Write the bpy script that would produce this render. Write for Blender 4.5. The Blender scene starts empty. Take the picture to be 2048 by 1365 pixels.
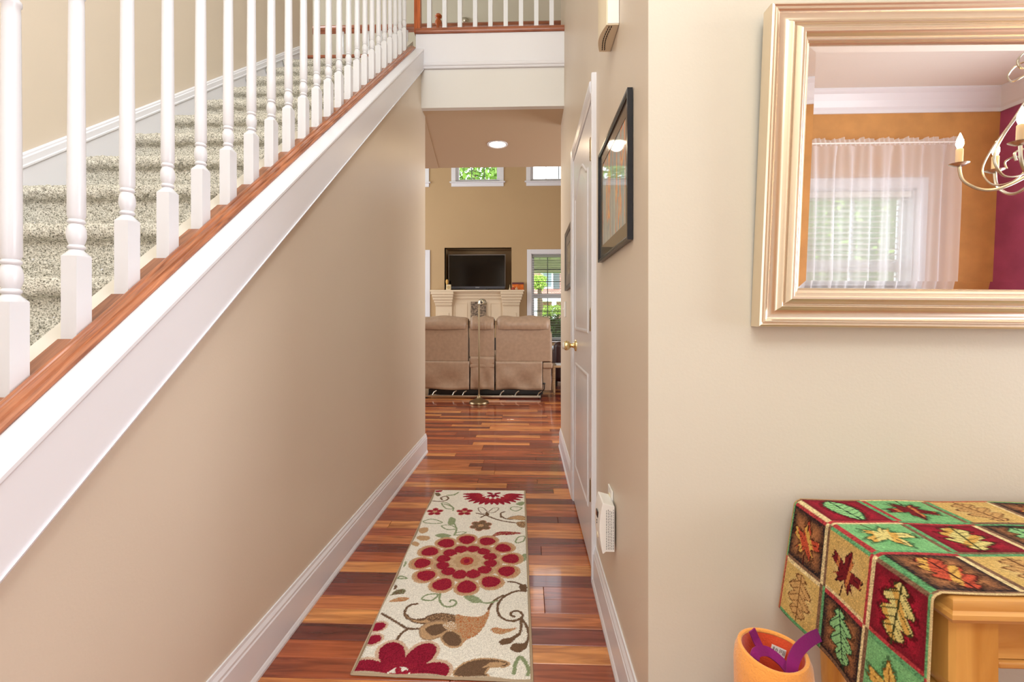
import bpy, bmesh, math, random
import numpy as np
from mathutils import Vector, Matrix, Euler
random.seed(7); rng = np.random.default_rng(7)
scene = bpy.context.scene
C = scene.collection
PI = math.pi
R = math.radians

# ------------------------------------------------------------------ camera
FPX, CX, HY, YAW, EYE = 910.0, 1024.0, 637.0, R(1.95), 1.10
cd = bpy.data.cameras.new('camera'); cam = bpy.data.objects.new('camera', cd); C.objects.link(cam)
cam.location = (0, 0, EYE); cam.rotation_euler = (R(90), 0, YAW)
cd.sensor_width = 36; cd.sensor_fit = 'HORIZONTAL'; cd.lens = FPX / 2048 * 36
cd.shift_y = -(682.5 - HY) / 2048; cd.clip_start = 0.02; cd.clip_end = 300
scene.camera = cam

# ------------------------------------------------------------------ world, exposure
scene.view_settings.view_transform = 'Standard'; scene.view_settings.look = 'None'
scene.view_settings.gamma = 1; scene.view_settings.use_curve_mapping = False
scene.view_settings.exposure = 0.95
w = bpy.data.worlds.new('sky'); scene.world = w; w.use_nodes = True
bg = w.node_tree.nodes['Background']; bg.inputs[0].default_value = (0.86, 0.93, 1.0, 1); bg.inputs[1].default_value = 3.2

def area(name, loc, rot, sx, sy, power, col=(1, 1, 1)):
    l = bpy.data.lights.new(name, 'AREA'); l.shape = 'RECTANGLE'; l.size = sx; l.size_y = sy
    l.energy = power; l.color = col
    o = bpy.data.objects.new(name, l); C.objects.link(o); o.location = loc; o.rotation_euler = rot
    return o
DAY = (0.90, 0.955, 0.99)
# added area fills standing in for daylight; no windows are built behind them
area('fill_entry_high', (-0.5, -1.52, 3.9), (R(72), 0, 0), 2.2, 1.9, 56, DAY)  # added high fill in front of the solid entry wall
area('fill_entry_low', (-0.9, -1.52, 1.35), (R(90), 0, 0), 1.3, 1.9, 9, DAY)  # added low fill
area('fill_dining_side', (3.60, 0.25, 1.25), (R(90), 0, R(90)), 1.5, 2.0, 40, DAY)  # added to even out the left wall; the dining side wall is solid
area('fill_upper_side', (0.86, -0.2, 4.2), (R(90), 0, R(90)), 2.0, 1.6, 62, DAY)  # added to brighten the stair wall; no opening in the wall here
area('fill_great_room_left', (-4.35, 6.3, 2.3), (R(90), 0, R(-90)), 3.6, 3.6, 85, DAY)  # added side fill, unseen, before a solid wall
area('fill_great_room_right', (2.45, 5.2, 1.6), (R(90), 0, R(90)), 2.0, 2.2, 36, DAY)  # added side fill on the right, also unseen
area('fill_upper_hall', (-3.2, 4.5, 5.3), (0, 0, 0), 1.6, 0.8, 18, DAY)  # added overhead fill for the upper hall

# ------------------------------------------------------------------ helpers
def lin(c):
    return tuple(((x / 255) / 12.92 if x / 255 <= .04045 else ((x / 255 + .055) / 1.055) ** 2.4) for x in c)
def ray(px, py):
    u = (px - CX) / FPX
    return (-math.sin(YAW) + u * math.cos(YAW), math.cos(YAW) + u * math.sin(YAW), -(py - HY) / FPX)
def atY(px, py, Y):
    d = ray(px, py); t = Y / d[1]; return Vector((t * d[0], Y, EYE + t * d[2]))
def atZ(px, py, Z):
    d = ray(px, py); t = (Z - EYE) / d[2]; return Vector((t * d[0], t * d[1], Z))

def tag(o, label=None, cat=None, group=None, kind=None):
    if label: o['label'] = label
    if cat: o['category'] = cat
    if group: o['group'] = group
    if kind: o['kind'] = kind
    return o
def empty(name, loc, label=None, cat=None, group=None, kind=None):
    o = bpy.data.objects.new(name, None); C.objects.link(o); o.location = loc; o.empty_display_size = .05
    return tag(o, label, cat, group, kind)

class MB:
    def __init__(s): s.v = []; s.f = []
    def add(s, v, f):
        n = len(s.v); s.v += [tuple(p) for p in v]; s.f += [tuple(i + n for i in q) for q in f]; return s
    def box(s, x0, x1, y0, y1, z0, z1):
        return s.add([(x0, y0, z0), (x1, y0, z0), (x1, y1, z0), (x0, y1, z0), (x0, y0, z1), (x1, y0, z1), (x1, y1, z1), (x0, y1, z1)],
                     [(0, 3, 2, 1), (4, 5, 6, 7), (0, 1, 5, 4), (1, 2, 6, 5), (2, 3, 7, 6), (3, 0, 4, 7)])
    def prism(s, poly, axis, a, b):
        n = len(poly)
        mk = {'X': lambda p, t: (t, p[0], p[1]), 'Y': lambda p, t: (p[0], t, p[1]), 'Z': lambda p, t: (p[0], p[1], t)}[axis]
        v = [mk(p, a) for p in poly] + [mk(p, b) for p in poly]
        f = [(i, (i + 1) % n, n + (i + 1) % n, n + i) for i in range(n)]
        return s.add(v, f + [tuple(range(n))[::-1], tuple(range(n, 2 * n))])
    def lathe(s, prof, c=(0, 0, 0), seg=20, axis='Z', cap=True, arc=2 * PI, a0=0):
        full = abs(arc - 2 * PI) < 1e-6; m = seg if full else seg + 1; v = []; f = []
        for r, z in prof:
            for k in range(m):
                a = a0 + arc * k / seg; x, y = r * math.cos(a), r * math.sin(a)
                v.append({'Z': (c[0] + x, c[1] + y, c[2] + z), 'X': (c[0] + z, c[1] + x, c[2] + y), 'Y': (c[0] + x, c[1] + z, c[2] + y)}[axis])
        for i in range(len(prof) - 1):
            for k in range(seg):
                k2 = (k + 1) % m
                f.append((i * m + k, i * m + k2, (i + 1) * m + k2, (i + 1) * m + k))
        if cap and full:
            f.append(tuple(range(m))[::-1]); f.append(tuple(range((len(prof) - 1) * m, len(prof) * m)))
        return s.add(v, f)
    def tube(s, pts, rad, seg=8, flat=1.0):
        pts = [Vector(p) for p in pts]; n = len(pts); v = []; f = []
        rads = rad if isinstance(rad, (list, tuple)) else [rad] * n
        up = Vector((0, 0, 1)); prev = None
        for i, p in enumerate(pts):
            t = (pts[min(i + 1, n - 1)] - pts[max(i - 1, 0)]).normalized()
            if prev is None:
                a = t.cross(up)
                if a.length < .05: a = t.cross(Vector((1, 0, 0)))
            else: a = prev - t * prev.dot(t)
            a.normalize(); prev = a; b = t.cross(a)
            for k in range(seg):
                q = 2 * PI * k / seg; v.append(p + rads[i] * (a * math.cos(q) + b * math.sin(q) * flat))
        for i in range(n - 1):
            for k in range(seg):
                k2 = (k + 1) % seg; f.append((i * seg + k, i * seg + k2, (i + 1) * seg + k2, (i + 1) * seg + k))
        f.append(tuple(range(seg))[::-1]); f.append(tuple(range((n - 1) * seg, n * seg)))
        return s.add(v, f)
    def grid(s, P):                                     # P: rows x cols x 3
        P = np.asarray(P); r, c = P.shape[:2]; n = len(s.v)
        s.v += [tuple(p) for p in P.reshape(-1, 3)]
        s.f += [(n + i * c + j, n + i * c + j + 1, n + (i + 1) * c + j + 1, n + (i + 1) * c + j) for i in range(r - 1) for j in range(c - 1)]
        return s
    def sweep_rect(s, prof, pos, W, H):                 # mitred profile round a rectangle; pos(a,b,h)
        v = []; f = []; n = len(prof)
        for (sa, sb) in ((0, 0), (1, 0), (1, 1), (0, 1)):
            for (u, h) in prof: v.append(pos(u if sa == 0 else W - u, u if sb == 0 else H - u, h))
        for q in range(4):
            for i in range(n - 1):
                q2 = (q + 1) % 4; f.append((q * n + i, q2 * n + i, q2 * n + i + 1, q * n + i + 1))
        return s.add(v, f)
    def shear(s, k, y0):                                # sloping mouldings of the stair
        s.v = [(x, y, z + k * (y - y0)) for x, y, z in s.v]; return s
    def move(s, M): s.v = [tuple(M @ Vector(p)) for p in s.v]; return s
    def build(s, name, mat, parent=None, bevel=0, seg=2, smooth=False, loc=None, fix=True, ang=40):
        """parent given: vertices are world coordinates; the parent's location is taken off"""
        off = Vector((0, 0, 0)); q = parent
        while q is not None: off += q.location; q = q.parent
        if loc is not None: off = off + Vector(loc)
        me = bpy.data.meshes.new(name); me.from_pydata([tuple(Vector(p) - off) for p in s.v], [], s.f)
        if fix:
            bm = bmesh.new(); bm.from_mesh(me); bmesh.ops.recalc_face_normals(bm, faces=bm.faces); bm.to_mesh(me); bm.free()
        if smooth:
            me.polygons.foreach_set('use_smooth', [True] * len(me.polygons)); me.set_sharp_from_angle(angle=R(ang))
        me.materials.append(mat)
        o = bpy.data.objects.new(name, me); C.objects.link(o)
        if parent is not None: o.parent = parent
        if loc is not None: o.location = loc
        if bevel:
            b = o.modifiers.new('bevel', 'BEVEL'); b.width = bevel; b.segments = seg; b.limit_method = 'ANGLE'; b.angle_limit = R(35)
            if seg > 1: 
                me.polygons.foreach_set('use_smooth', [True] * len(me.polygons)); b.harden_normals = False
                me.set_sharp_from_angle(angle=R(179))
                wn = o.modifiers.new('wn', 'WEIGHTED_NORMAL'); wn.keep_sharp = False
        return o
def dup(o, parent=None, loc=None):
    c = o.copy(); C.objects.link(c)
    if parent is not None: c.parent = parent
    if loc is not None: c.location = loc
    return c
def dup_tree(o, loc=None, parent=None):
    c = dup(o, parent, loc)
    for ch in list(o.children): dup_tree(ch, None, c)
    return c

# ------------------------------------------------------------------ materials
def newmat(name):
    m = bpy.data.materials.new(name); m.use_nodes = True; nt = m.node_tree
    return m, nt, nt.nodes, nt.links, nt.nodes['Principled BSDF']
def pbr(name, col, rough=.5, metal=0, bump=0, bscale=60, var=0, vscale=4, coat=0, spec=.5, emit=None, estr=0, sheen=0, stretch=None, col2=None):
    m, nt, N, L, p = newmat(name)
    c = (*lin(col), 1); p.inputs['Base Color'].default_value = c; p.inputs['Roughness'].default_value = rough
    p.inputs['Metallic'].default_value = metal; p.inputs['Coat Weight'].default_value = coat; p.inputs['Coat Roughness'].default_value = .05
    p.inputs['Specular IOR Level'].default_value = spec; p.inputs['Sheen Weight'].default_value = sheen
    if emit: p.inputs['Emission Color'].default_value = (*lin(emit), 1); p.inputs['Emission Strength'].default_value = estr
    if var or bump:
        tc = N.new('ShaderNodeTexCoord'); mp = N.new('ShaderNodeMapping'); L.new(tc.outputs['Object'], mp.inputs[0])
        if stretch: mp.inputs['Scale'].default_value = stretch
    if var:
        n = N.new('ShaderNodeTexNoise'); n.inputs['Scale'].default_value = vscale; n.inputs['Detail'].default_value = 5
        L.new(mp.outputs[0], n.inputs['Vector']); r = N.new('ShaderNodeValToRGB'); L.new(n.outputs['Fac'], r.inputs[0])
        c2 = lin(col2) if col2 else tuple(x * (1 - var) for x in c[:3])
        r.color_ramp.elements[0].position = .32; r.color_ramp.elements[1].position = .68
        r.color_ramp.elements[0].color = (*c2, 1); r.color_ramp.elements[1].color = c if col2 else (*[min(1, x * (1 + var * .5)) for x in c[:3]], 1)
        L.new(r.outputs[0], p.inputs['Base Color'])
    if bump:
        n = N.new('ShaderNodeTexNoise'); n.inputs['Scale'].default_value = bscale; n.inputs['Detail'].default_value = 3
        L.new(mp.outputs[0], n.inputs['Vector']); b = N.new('ShaderNodeBump'); b.inputs['Strength'].default_value = bump; b.inputs['Distance'].default_value = .002
        L.new(n.outputs['Fac'], b.inputs['Height']); L.new(b.outputs[0], p.inputs['Normal'])
    return m
def wood(name, dark, light, rough=.35, axis=0, scale=7, coat=.3, rnd=None, ramp=None, rot=0):
    """grain runs along `axis`; rnd: 'object' or 'island' picks a tone per plank from ramp"""
    m, nt, N, L, p = newmat(name)
    tc = N.new('ShaderNodeTexCoord'); mp = N.new('ShaderNodeMapping'); L.new(tc.outputs['Object'], mp.inputs[0])
    sc = [scale * 9] * 3; sc[axis] = scale * .7; mp.inputs['Scale'].default_value = sc
    if rot:
        m0 = N.new('ShaderNodeMapping'); m0.inputs['Rotation'].default_value = (rot, 0, 0); L.new(tc.outputs['Object'], m0.inputs[0]); L.new(m0.outputs[0], mp.inputs[0])
    n = N.new('ShaderNodeTexNoise'); n.inputs['Scale'].default_value = 1; n.inputs['Detail'].default_value = 6; n.inputs['Distortion'].default_value = 1.6
    L.new(mp.outputs[0], n.inputs['Vector'])
    r = N.new('ShaderNodeValToRGB'); L.new(n.outputs['Fac'], r.inputs[0])
    r.color_ramp.elements[0].position = .3; r.color_ramp.elements[1].position = .7
    r.color_ramp.elements[0].color = (*lin(dark), 1); r.color_ramp.elements[1].color = (*lin(light), 1)
    out = r.outputs[0]
    if rnd:
        if rnd == 'object': oi = N.new('ShaderNodeObjectInfo'); rv = oi.outputs['Random']
        else: g = N.new('ShaderNodeNewGeometry'); rv = g.outputs['Random Per Island']
        ad = N.new('ShaderNodeVectorMath'); ad.operation = 'ADD'; cb = N.new('ShaderNodeCombineXYZ')
        mu = N.new('ShaderNodeMath'); mu.operation = 'MULTIPLY'; mu.inputs[1].default_value = 57; L.new(rv, mu.inputs[0])
        for k in range(3): L.new(mu.outputs[0], cb.inputs[k])
        L.new(mp.outputs[0], ad.inputs[0]); L.new(cb.outputs[0], ad.inputs[1]); L.new(ad.outputs[0], n.inputs['Vector'])
        r2 = N.new('ShaderNodeValToRGB'); L.new(rv, r2.inputs[0]); r2.color_ramp.interpolation = 'CONSTANT'
        els = r2.color_ramp.elements
        for i, cc in enumerate(ramp):
            e = els[i] if i < 2 else els.new(i / len(ramp)); e.position = i / len(ramp)
            e.color = (*lin(cc), 1)
        mx = N.new('ShaderNodeMix'); mx.data_type = 'RGBA'; mx.blend_type = 'MULTIPLY'; mx.inputs['Factor'].default_value = 1
        L.new(r2.outputs[0], mx.inputs[6]); L.new(r.outputs[0], mx.inputs[7]); out = mx.outputs[2]
    L.new(out, p.inputs['Base Color']); p.inputs['Roughness'].default_value = rough
    p.inputs['Coat Weight'].default_value = coat; p.inputs['Coat Roughness'].default_value = .06
    b = N.new('ShaderNodeBump'); b.inputs['Strength'].default_value = .08; b.inputs['Distance'].default_value = .001
    L.new(n.outputs['Fac'], b.inputs['Height']); L.new(b.outputs[0], p.inputs['Normal'])
    return m
def vcol(name, rough=.95, bump=.5, bscale=900, sheen=.3, weave=False):
    m, nt, N, L, p = newmat(name)
    a = N.new('ShaderNodeAttribute'); a.attribute_name = 'Col'
    tc = N.new('ShaderNodeTexCoord'); n = N.new('ShaderNodeTexNoise'); n.inputs['Scale'].default_value = bscale; n.inputs['Detail'].default_value = 2
    L.new(tc.outputs['Object'], n.inputs['Vector'])
    mr = N.new('ShaderNodeMapRange'); mr.inputs[1].default_value = .3; mr.inputs[2].default_value = .7; mr.inputs[3].default_value = .72; mr.inputs[4].default_value = 1.18
    L.new(n.outputs['Fac'], mr.inputs[0])
    mx = N.new('ShaderNodeVectorMath'); mx.operation = 'SCALE'; L.new(a.outputs['Color'], mx.inputs[0]); L.new(mr.outputs[0], mx.inputs['Scale'])
    L.new(mx.outputs[0], p.inputs['Base Color']); p.inputs['Roughness'].default_value = rough; p.inputs['Specular IOR Level'].default_value = .15
    b = N.new('ShaderNodeBump'); b.inputs['Strength'].default_value = bump; b.inputs['Distance'].default_value = .002
    L.new(n.outputs['Fac'], b.inputs['Height']); L.new(b.outputs[0], p.inputs['Normal'])
    return m
def glassmat(name, tint=(1, 1, 1), ior=1.45):
    m, nt, N, L, p = newmat(name); N.remove(p)
    t = N.new('ShaderNodeBsdfTransparent'); t.inputs[0].default_value = (*tint, 1); g = N.new('ShaderNodeBsdfGlossy'); g.inputs['Roughness'].default_value = .02
    mx = N.new('ShaderNodeMixShader'); fr = N.new('ShaderNodeFresnel'); fr.inputs[0].default_value = ior
    L.new(fr.outputs[0], mx.inputs[0]); L.new(t.outputs[0], mx.inputs[1]); L.new(g.outputs[0], mx.inputs[2])
    L.new(mx.outputs[0], N['Material Output'].inputs[0]); return m
def sheermat(name, opac=.5):
    m, nt, N, L, p = newmat(name); N.remove(p)
    t = N.new('ShaderNodeBsdfTransparent'); d = N.new('ShaderNodeBsdfDiffuse'); d.inputs[0].default_value = (.92, .92, .95, 1)
    tr = N.new('ShaderNodeBsdfTranslucent'); tr.inputs[0].default_value = (.9, .92, .95, 1)
    m1 = N.new('ShaderNodeMixShader'); m1.inputs[0].default_value = .4; L.new(d.outputs[0], m1.inputs[1]); L.new(tr.outputs[0], m1.inputs[2])
    m2 = N.new('ShaderNodeMixShader'); lw = N.new('ShaderNodeLayerWeight'); lw.inputs[0].default_value = .35
    mr = N.new('ShaderNodeMapRange'); mr.inputs[3].default_value = opac * .75; mr.inputs[4].default_value = 1
    L.new(lw.outputs['Facing'], mr.inputs[0]); L.new(mr.outputs[0], m2.inputs[0])
    L.new(t.outputs[0], m2.inputs[1]); L.new(m1.outputs[0], m2.inputs[2]); L.new(m2.outputs[0], N['Material Output'].inputs[0]); return m

HALL = (216, 202, 184)
m_hall = pbr('paint_hall_beige', HALL, .42, bump=.12, bscale=140, var=.03, vscale=1.2)
m_hall2 = pbr('paint_front_wall', (213, 208, 193), .5, bump=.12, bscale=140, var=.02, vscale=1.2)
m_great = pbr('paint_great_room', (188, 158, 118), .6, bump=.1, bscale=140, var=.03, vscale=1)
m_cream = pbr('paint_cream', (226, 224, 220), .5, bump=.08, bscale=140)
m_ceil = pbr('paint_ceiling', (232, 226, 218), .8, bump=.15, bscale=120)
m_ceil2 = pbr('paint_hall_ceiling', (198, 174, 144), .8, bump=.15, bscale=120)
m_vault = pbr('paint_upper_ceiling', (205, 203, 185), .8, bump=.1, bscale=120)
m_orange = pbr('paint_orange', (204, 148, 84), .6, bump=.2, bscale=90, var=.12, vscale=7)
m_magenta = pbr('paint_magenta', (172, 78, 118), .6, bump=.2, bscale=90, var=.2, vscale=5)
m_trim = pbr('paint_white_trim', (230, 230, 236), .28)
m_trim2 = pbr('paint_cream_trim', (226, 222, 212), .35)
m_bal = pbr('paint_white_baluster', (226, 228, 234), .28)
m_cherry = wood('wood_cherry_rail', (118, 64, 40), (192, 120, 80), .3, axis=1, scale=7, rot=-math.atan(.822))
m_cherryx = wood('wood_cherry_rail_cross', (118, 62, 42), (180, 108, 76), .3, axis=0, scale=5)
m_cherryz = wood('wood_cherry_newel', (140, 60, 18), (206, 108, 50), .3, axis=2, scale=5)
m_fillet = wood('wood_fillet', (120, 70, 48), (172, 112, 80), .4, axis=1, scale=6, rot=-math.atan(.822))
RAMP = [(170, 88, 54), (208, 126, 72), (132, 58, 42), (228, 152, 88), (182, 94, 56), (142, 70, 56), (238, 166, 98), (190, 102, 60), (118, 54, 44), (214, 132, 78)]
m_plank = wood('wood_floor_plank', (165, 140, 128), (255, 250, 245), .27, axis=0, scale=3.2, coat=.35, rnd='object', ramp=RAMP)
m_plank2 = wood('wood_floor_far', (165, 140, 128), (255, 250, 245), .22, axis=0, scale=3.2, coat=.5, rnd='island', ramp=RAMP)
m_sub = pbr('subfloor', (60, 40, 30), .9)
m_table = wood('wood_honey_pine', (186, 124, 54), (220, 166, 92), .3, axis=0, scale=3)
m_tablez = wood('wood_honey_pine_leg', (196, 134, 56), (226, 170, 88), .35, axis=2, scale=3)
m_brass = pbr('brass', (226, 204, 150), .25, 1)
m_nickel = pbr('brushed_nickel', (196, 190, 176), .3, 1)
m_antique = pbr('antique_brass', (150, 132, 104), .3, 1)
m_black = pbr('black_gloss', (8, 8, 9), .12)
m_blackm = pbr('black_satin', (22, 24, 26), .35)
m_frame = pbr('black_frame', (26, 30, 38), .25)
m_mat_dark = pbr('dark_mat_board', (70, 66, 56), .4, coat=1)
m_brownf = pbr('brown_frame', (62, 44, 36), .35)
m_gold = pbr('champagne_frame', (228, 214, 192), .30, .85)
m_mirror = pbr('mirror_silver', (250, 250, 250), 0.0, 1)
m_leather = pbr('tan_leather', (170, 144, 122), .45, bump=.45, bscale=70, var=.10, vscale=22, coat=.1)
m_dkleather = pbr('dark_brown_leather', (52, 22, 20), .4, bump=.3, bscale=60)
m_glass = glassmat('window_glass')
m_sheer = sheermat('sheer_voile', .78)
m_blind = pbr('white_blind', (238, 236, 230), .5)
m_blindk = pbr('grey_blind', (150, 154, 146), .5)
m_white = pbr('white_plastic', (242, 240, 236), .4)
m_ivory = pbr('ivory_plastic', (226, 212, 184), .45)
m_darkslot = pbr('dark_slot', (20, 16, 14), .8)
m_lampglow = pbr('lamp_glow', (255, 240, 215), .5, emit=(255, 226, 180), estr=14)
m_flame = pbr('candle_bulb_glow', (255, 235, 200), .5, emit=(255, 214, 150), estr=40)
m_mantel = pbr('mantel_paint', (226, 206, 178), .4)
m_sleeve = pbr('candle_sleeve', (232, 206, 170), .5)

# ================================================================== SETTING
def struct(name, mb, mat, label, **k):
    return tag(mb.build(name, mat, **k), label, None, None, 'structure')
XL, XR, YE, YM = -.835, .285, 3.69, 1.085
XS = -1.975                      # outer wall of the stair
YB, YFAR = -1.62, 8.9            # wall behind the camera, far wall
ZC, Z2, ZT = 2.753, 3.36, 5.5    # hall ceiling, upper floor, top ceiling
SL = .822
def zcap(y): return .860 + SL * (y - .672)

# floor: sub-floor carrying every plank
floor = struct('floor', MB().box(-4.5, 3.67, YB, YFAR + .1, -.08, -.013), m_sub, 'glossy reddish hardwood floor of mixed dark and light planks running across the hall')
PW = .083
plank_mesh = {}
def plank_geo(mb, x0, x1, y0):
    g, h, ch = .0007, .013, .0012
    a0, a1, b0, b1 = x0 + g, x1 - g, y0 + g, y0 + PW - g
    v = [(a0, b0, -h), (a1, b0, -h), (a1, b1, -h), (a0, b1, -h), (a0, b0, -ch), (a1, b0, -ch), (a1, b1, -ch), (a0, b1, -ch),
         (a0 + ch, b0 + ch, 0), (a1 - ch, b0 + ch, 0), (a1 - ch, b1 - ch, 0), (a0 + ch, b1 - ch, 0)]
    f = [(0, 1, 5, 4), (1, 2, 6, 5), (2, 3, 7, 6), (3, 0, 4, 7), (4, 5, 9, 8), (5, 6, 10, 9), (6, 7, 11, 10), (7, 4, 8, 11), (8, 9, 10, 11), (3, 2, 1, 0)]
    mb.add(v, f)
def plank(x0, x1, y0):
    key = round(x1 - x0, 3)
    if key not in plank_mesh:
        mb = MB(); plank_geo(mb, -key / 2, key / 2, 0)
        me = bpy.data.meshes.new('plank'); me.from_pydata(mb.v, [], mb.f); me.materials.append(m_plank); plank_mesh[key] = me
    o = bpy.data.objects.new('plank', plank_mesh[key]); C.objects.link(o); o.parent = floor; o.location = ((x0 + x1) / 2, y0, 0)
far_planks = MB(); y = YB; count = 0; prng = random.Random(21)
while y < YFAR:
    zones = []
    if y < YM - .001: zones = [(XS, 3.66)]
    elif y + PW <= YE: zones = [(XL + .0, XR - .0)]
    else: zones = [(-4.48, 2.58)]
    for (xa, xb) in zones:
        x = xa - prng.choice([0, .2, .4, .6]) if xa > -1 else xa
        while x < xb - .01:
            ln = prng.choice([.4, .5, .6, .7, .8, .9, 1.0, 1.2])
            x0, x1 = max(x, xa), min(x + ln, xb)
            if xb - x1 < .08: x1 = xb
            if x1 - x0 > .02:
                if .55 < y < 5.05 and x1 > -1.75 and x0 < .62 and count < 290: plank(x0, x1, y); count += 1
                else: plank_geo(far_planks, x0, x1, y)
            x = max(x1, x + ln) if x1 == xb else x + ln
    y += PW
fp = far_planks.build('planks', m_plank2, floor, fix=False); fp['kind'] = 'stuff'

# walls of the hall
# wall under the stair: follows the slope of the stair
poly = [(-.30, 0), (YE, 0), (YE, 3.30), (3.55, zcap(3.55) - .02), (-.30, zcap(-.30) - .02)]
wl = MB().prism(poly, 'X', XL, XL - .115)
struct('wall_left', wl, m_hall, 'beige wall rising under the sloping stair on the left of the hall')
struct('wall_right', MB().box(XR, XR + .12, YM + .0015, 3.9, 0, ZT), m_hall, 'beige hall wall with the white door and pictures')
struct('wall_front', MB().box(XR + .0006, 3.67, YM, YM + .12, 0, ZT), m_hall2, 'pale beige wall on the right carrying the mirror')
struct('wall_stairs', MB().box(XS - .12, XS, YB, 4.12, 0, ZT), m_hall, 'tall beige wall on the far side of the stairs')
# far wall with holes for the windows and the television niche
def wall_with_holes(name, mat, axis_y, x0, x1, z0, z1, holes, th, label):
    """wall in the plane Y=axis_y, thickness th towards +Y, rectangular holes (x0,x1,z0,z1)"""
    xs = sorted({x0, x1, *[h[0] for h in holes], *[h[1] for h in holes]})
    zs = sorted({z0, z1, *[h[2] for h in holes], *[h[3] for h in holes]})
    mb = MB()
    for i in range(len(xs) - 1):
        for j in range(len(zs) - 1):
            cx, cz = (xs[i] + xs[i + 1]) / 2, (zs[j] + zs[j + 1]) / 2
            if any(h[0] < cx < h[1] and h[2] < cz < h[3] for h in holes): continue
            mb.box(xs[i], xs[i + 1], axis_y, axis_y + th, zs[j], zs[j + 1])
    return struct(name, mb, mat, label)
N0, N1 = atY(889, 496, YFAR), atY(1023, 581, YFAR)
W_LOW = [(.075, .985, .68, 2.36), (-2.91, -2.0, .68, 2.36)]
W_UP = [(-1.41, -.55, 3.80, 4.75), (.06, .92, 3.80, 4.75), (-2.88, -2.02, 3.80, 4.75)]
NICHE = (N0.x, N1.x, N1.z - .02, N0.z)
wall_with_holes('wall_far', m_great, YFAR, -4.5, 2.6, 0, ZT, W_LOW + W_UP + [NICHE], .14, 'tan two storey far wall with the television niche')
nb = MB(); a, b, c, d = NICHE
nb.box(a - .02, a, YFAR + .02, YFAR + .5, c - .02, d + .02).box(b, b + .02, YFAR + .02, YFAR + .5, c - .02, d + .02).box(a, b, YFAR + .02, YFAR + .5, d, d + .02).box(a, b, YFAR + .02, YFAR + .5, c - .02, c).box(a - .02, b + .02, YFAR + .48, YFAR + .5, c, d)
struct('wall_niche', nb, m_great, 'recessed tan niche behind the television')
struct('wall_great_left', MB().box(-4.62, -4.5, 3.6, YFAR + .14, 0, ZT), m_great, 'tan side wall of the great room out of view')
struct('wall_great_right', MB().box(2.6, 2.72, 1.2, YFAR + .14, 0, ZT), m_great, 'tan right side wall of the great room')
struct('wall_return_left', MB().box(-4.5, XL - .115, YE - .1, YE, 0, ZC), m_great, 'wall facing the great room behind the stairs')
struct('wall_return_right', MB().box(XR + .12, 2.6, 3.78, 3.9, 0, ZT), m_great, 'wall facing the great room beside the hall')
struct('wall_upper_left', MB().box(-4.5, XS - .12, 4.0, 4.12, Z2, ZT), m_vault, 'upper hall wall')
# upper floor slab, fascia of the bridge
struct('ceiling_hall', MB().box(-4.5, 2.6, 3.71, 4.97, ZC, ZC + .02).box(XL, XR, 3.60, 3.71, ZC, ZC + .02), m_ceil2, 'tan ceiling under the bridge with one recessed light')
# soffit strip slightly lower at left, its edge splays away from the wall
struct('ceiling_soffit', MB().prism([(-.833, 3.60), (-.978, 4.965), (-1.6, 4.965), (-1.6, 3.72), (-.834, 3.70)], 'Z', ZC - .006, ZC + .01), m_ceil2, 'slightly dropped strip of the hall ceiling on its left side')
struct('floor_upper', MB().box(-4.5, 2.6, 3.86, 4.97, ZC + .02, Z2).box(XL - .01, XR, 3.60, 3.86, ZC + .02, Z2), m_great, 'upper floor of the bridge')
struct('wall_bridge', MB().box(XL, XR, 3.55, 3.60, ZC, Z2 - .03), m_cream, 'cream header wall under the landing')
struct('trim_1', MB().box(-.874, XR, 3.535, 3.55, 3.085, Z2 - .03), m_trim, 'white fascia board along the landing edge')
prof = [(3.55, 3.055), (3.537, 3.055), (3.533, 3.062), (3.533, 3.070), (3.527, 3.075), (3.524, 3.085), (3.524, 3.094), (3.530, 3.099), (3.535, 3.105), (3.55, 3.105)]
struct('trim_2', MB().prism(prof, 'X', XL + .004, XR), m_trim, 'narrow white moulding under the landing fascia')
struct('ceiling', MB().box(-4.62, 3.8, YB - .12, YFAR + .14, ZT, ZT + .1), m_vault, 'pale ceiling high over the stair and great room')
# dining side behind the camera (seen in the mirror)
DW = (2.22, 3.05, .75, 2.0)
wall_with_holes('wall_back', m_orange, YB - .12, .9, 3.67, 0, 2.74, [DW], .12, 'orange dining room wall around the curtained window')
struct('wall_entry', MB().box(XS, .9, YB - .12, YB, 0, ZT), m_hall, 'beige entry wall behind the camera')
struct('wall_dining_side', MB().box(3.67, 3.79, YB - .12, YM + .12, 0, 2.84), m_magenta, 'deep magenta side wall of the dining room')
struct('wall_over_dining', MB().box(.9, 1.0, YB, YM, 2.74, ZT), m_hall, 'wall above the dining room opening')
struct('ceiling_dining', MB().box(1.0, 3.67, YB, YM, 2.74, 2.84), m_ceil, 'pale dining room ceiling')
cr = [(0, 0), (0, -.155), (.012, -.155), (.016, -.13), (.03, -.115), (.055, -.075), (.085, -.035), (.1, -.022), (.11, -.012), (.11, 0)]
struct('trim_3', MB().prism([(YB + p, 2.74 + q) for p, q in cr], 'X', .9, 3.67), m_trim, 'white crown moulding over the curtained window')
struct('trim_4', MB().prism([(3.67 - p, 2.74 + q) for p, q in cr], 'Y', YB, YM), m_trim, 'white crown moulding on the magenta wall')

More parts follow.
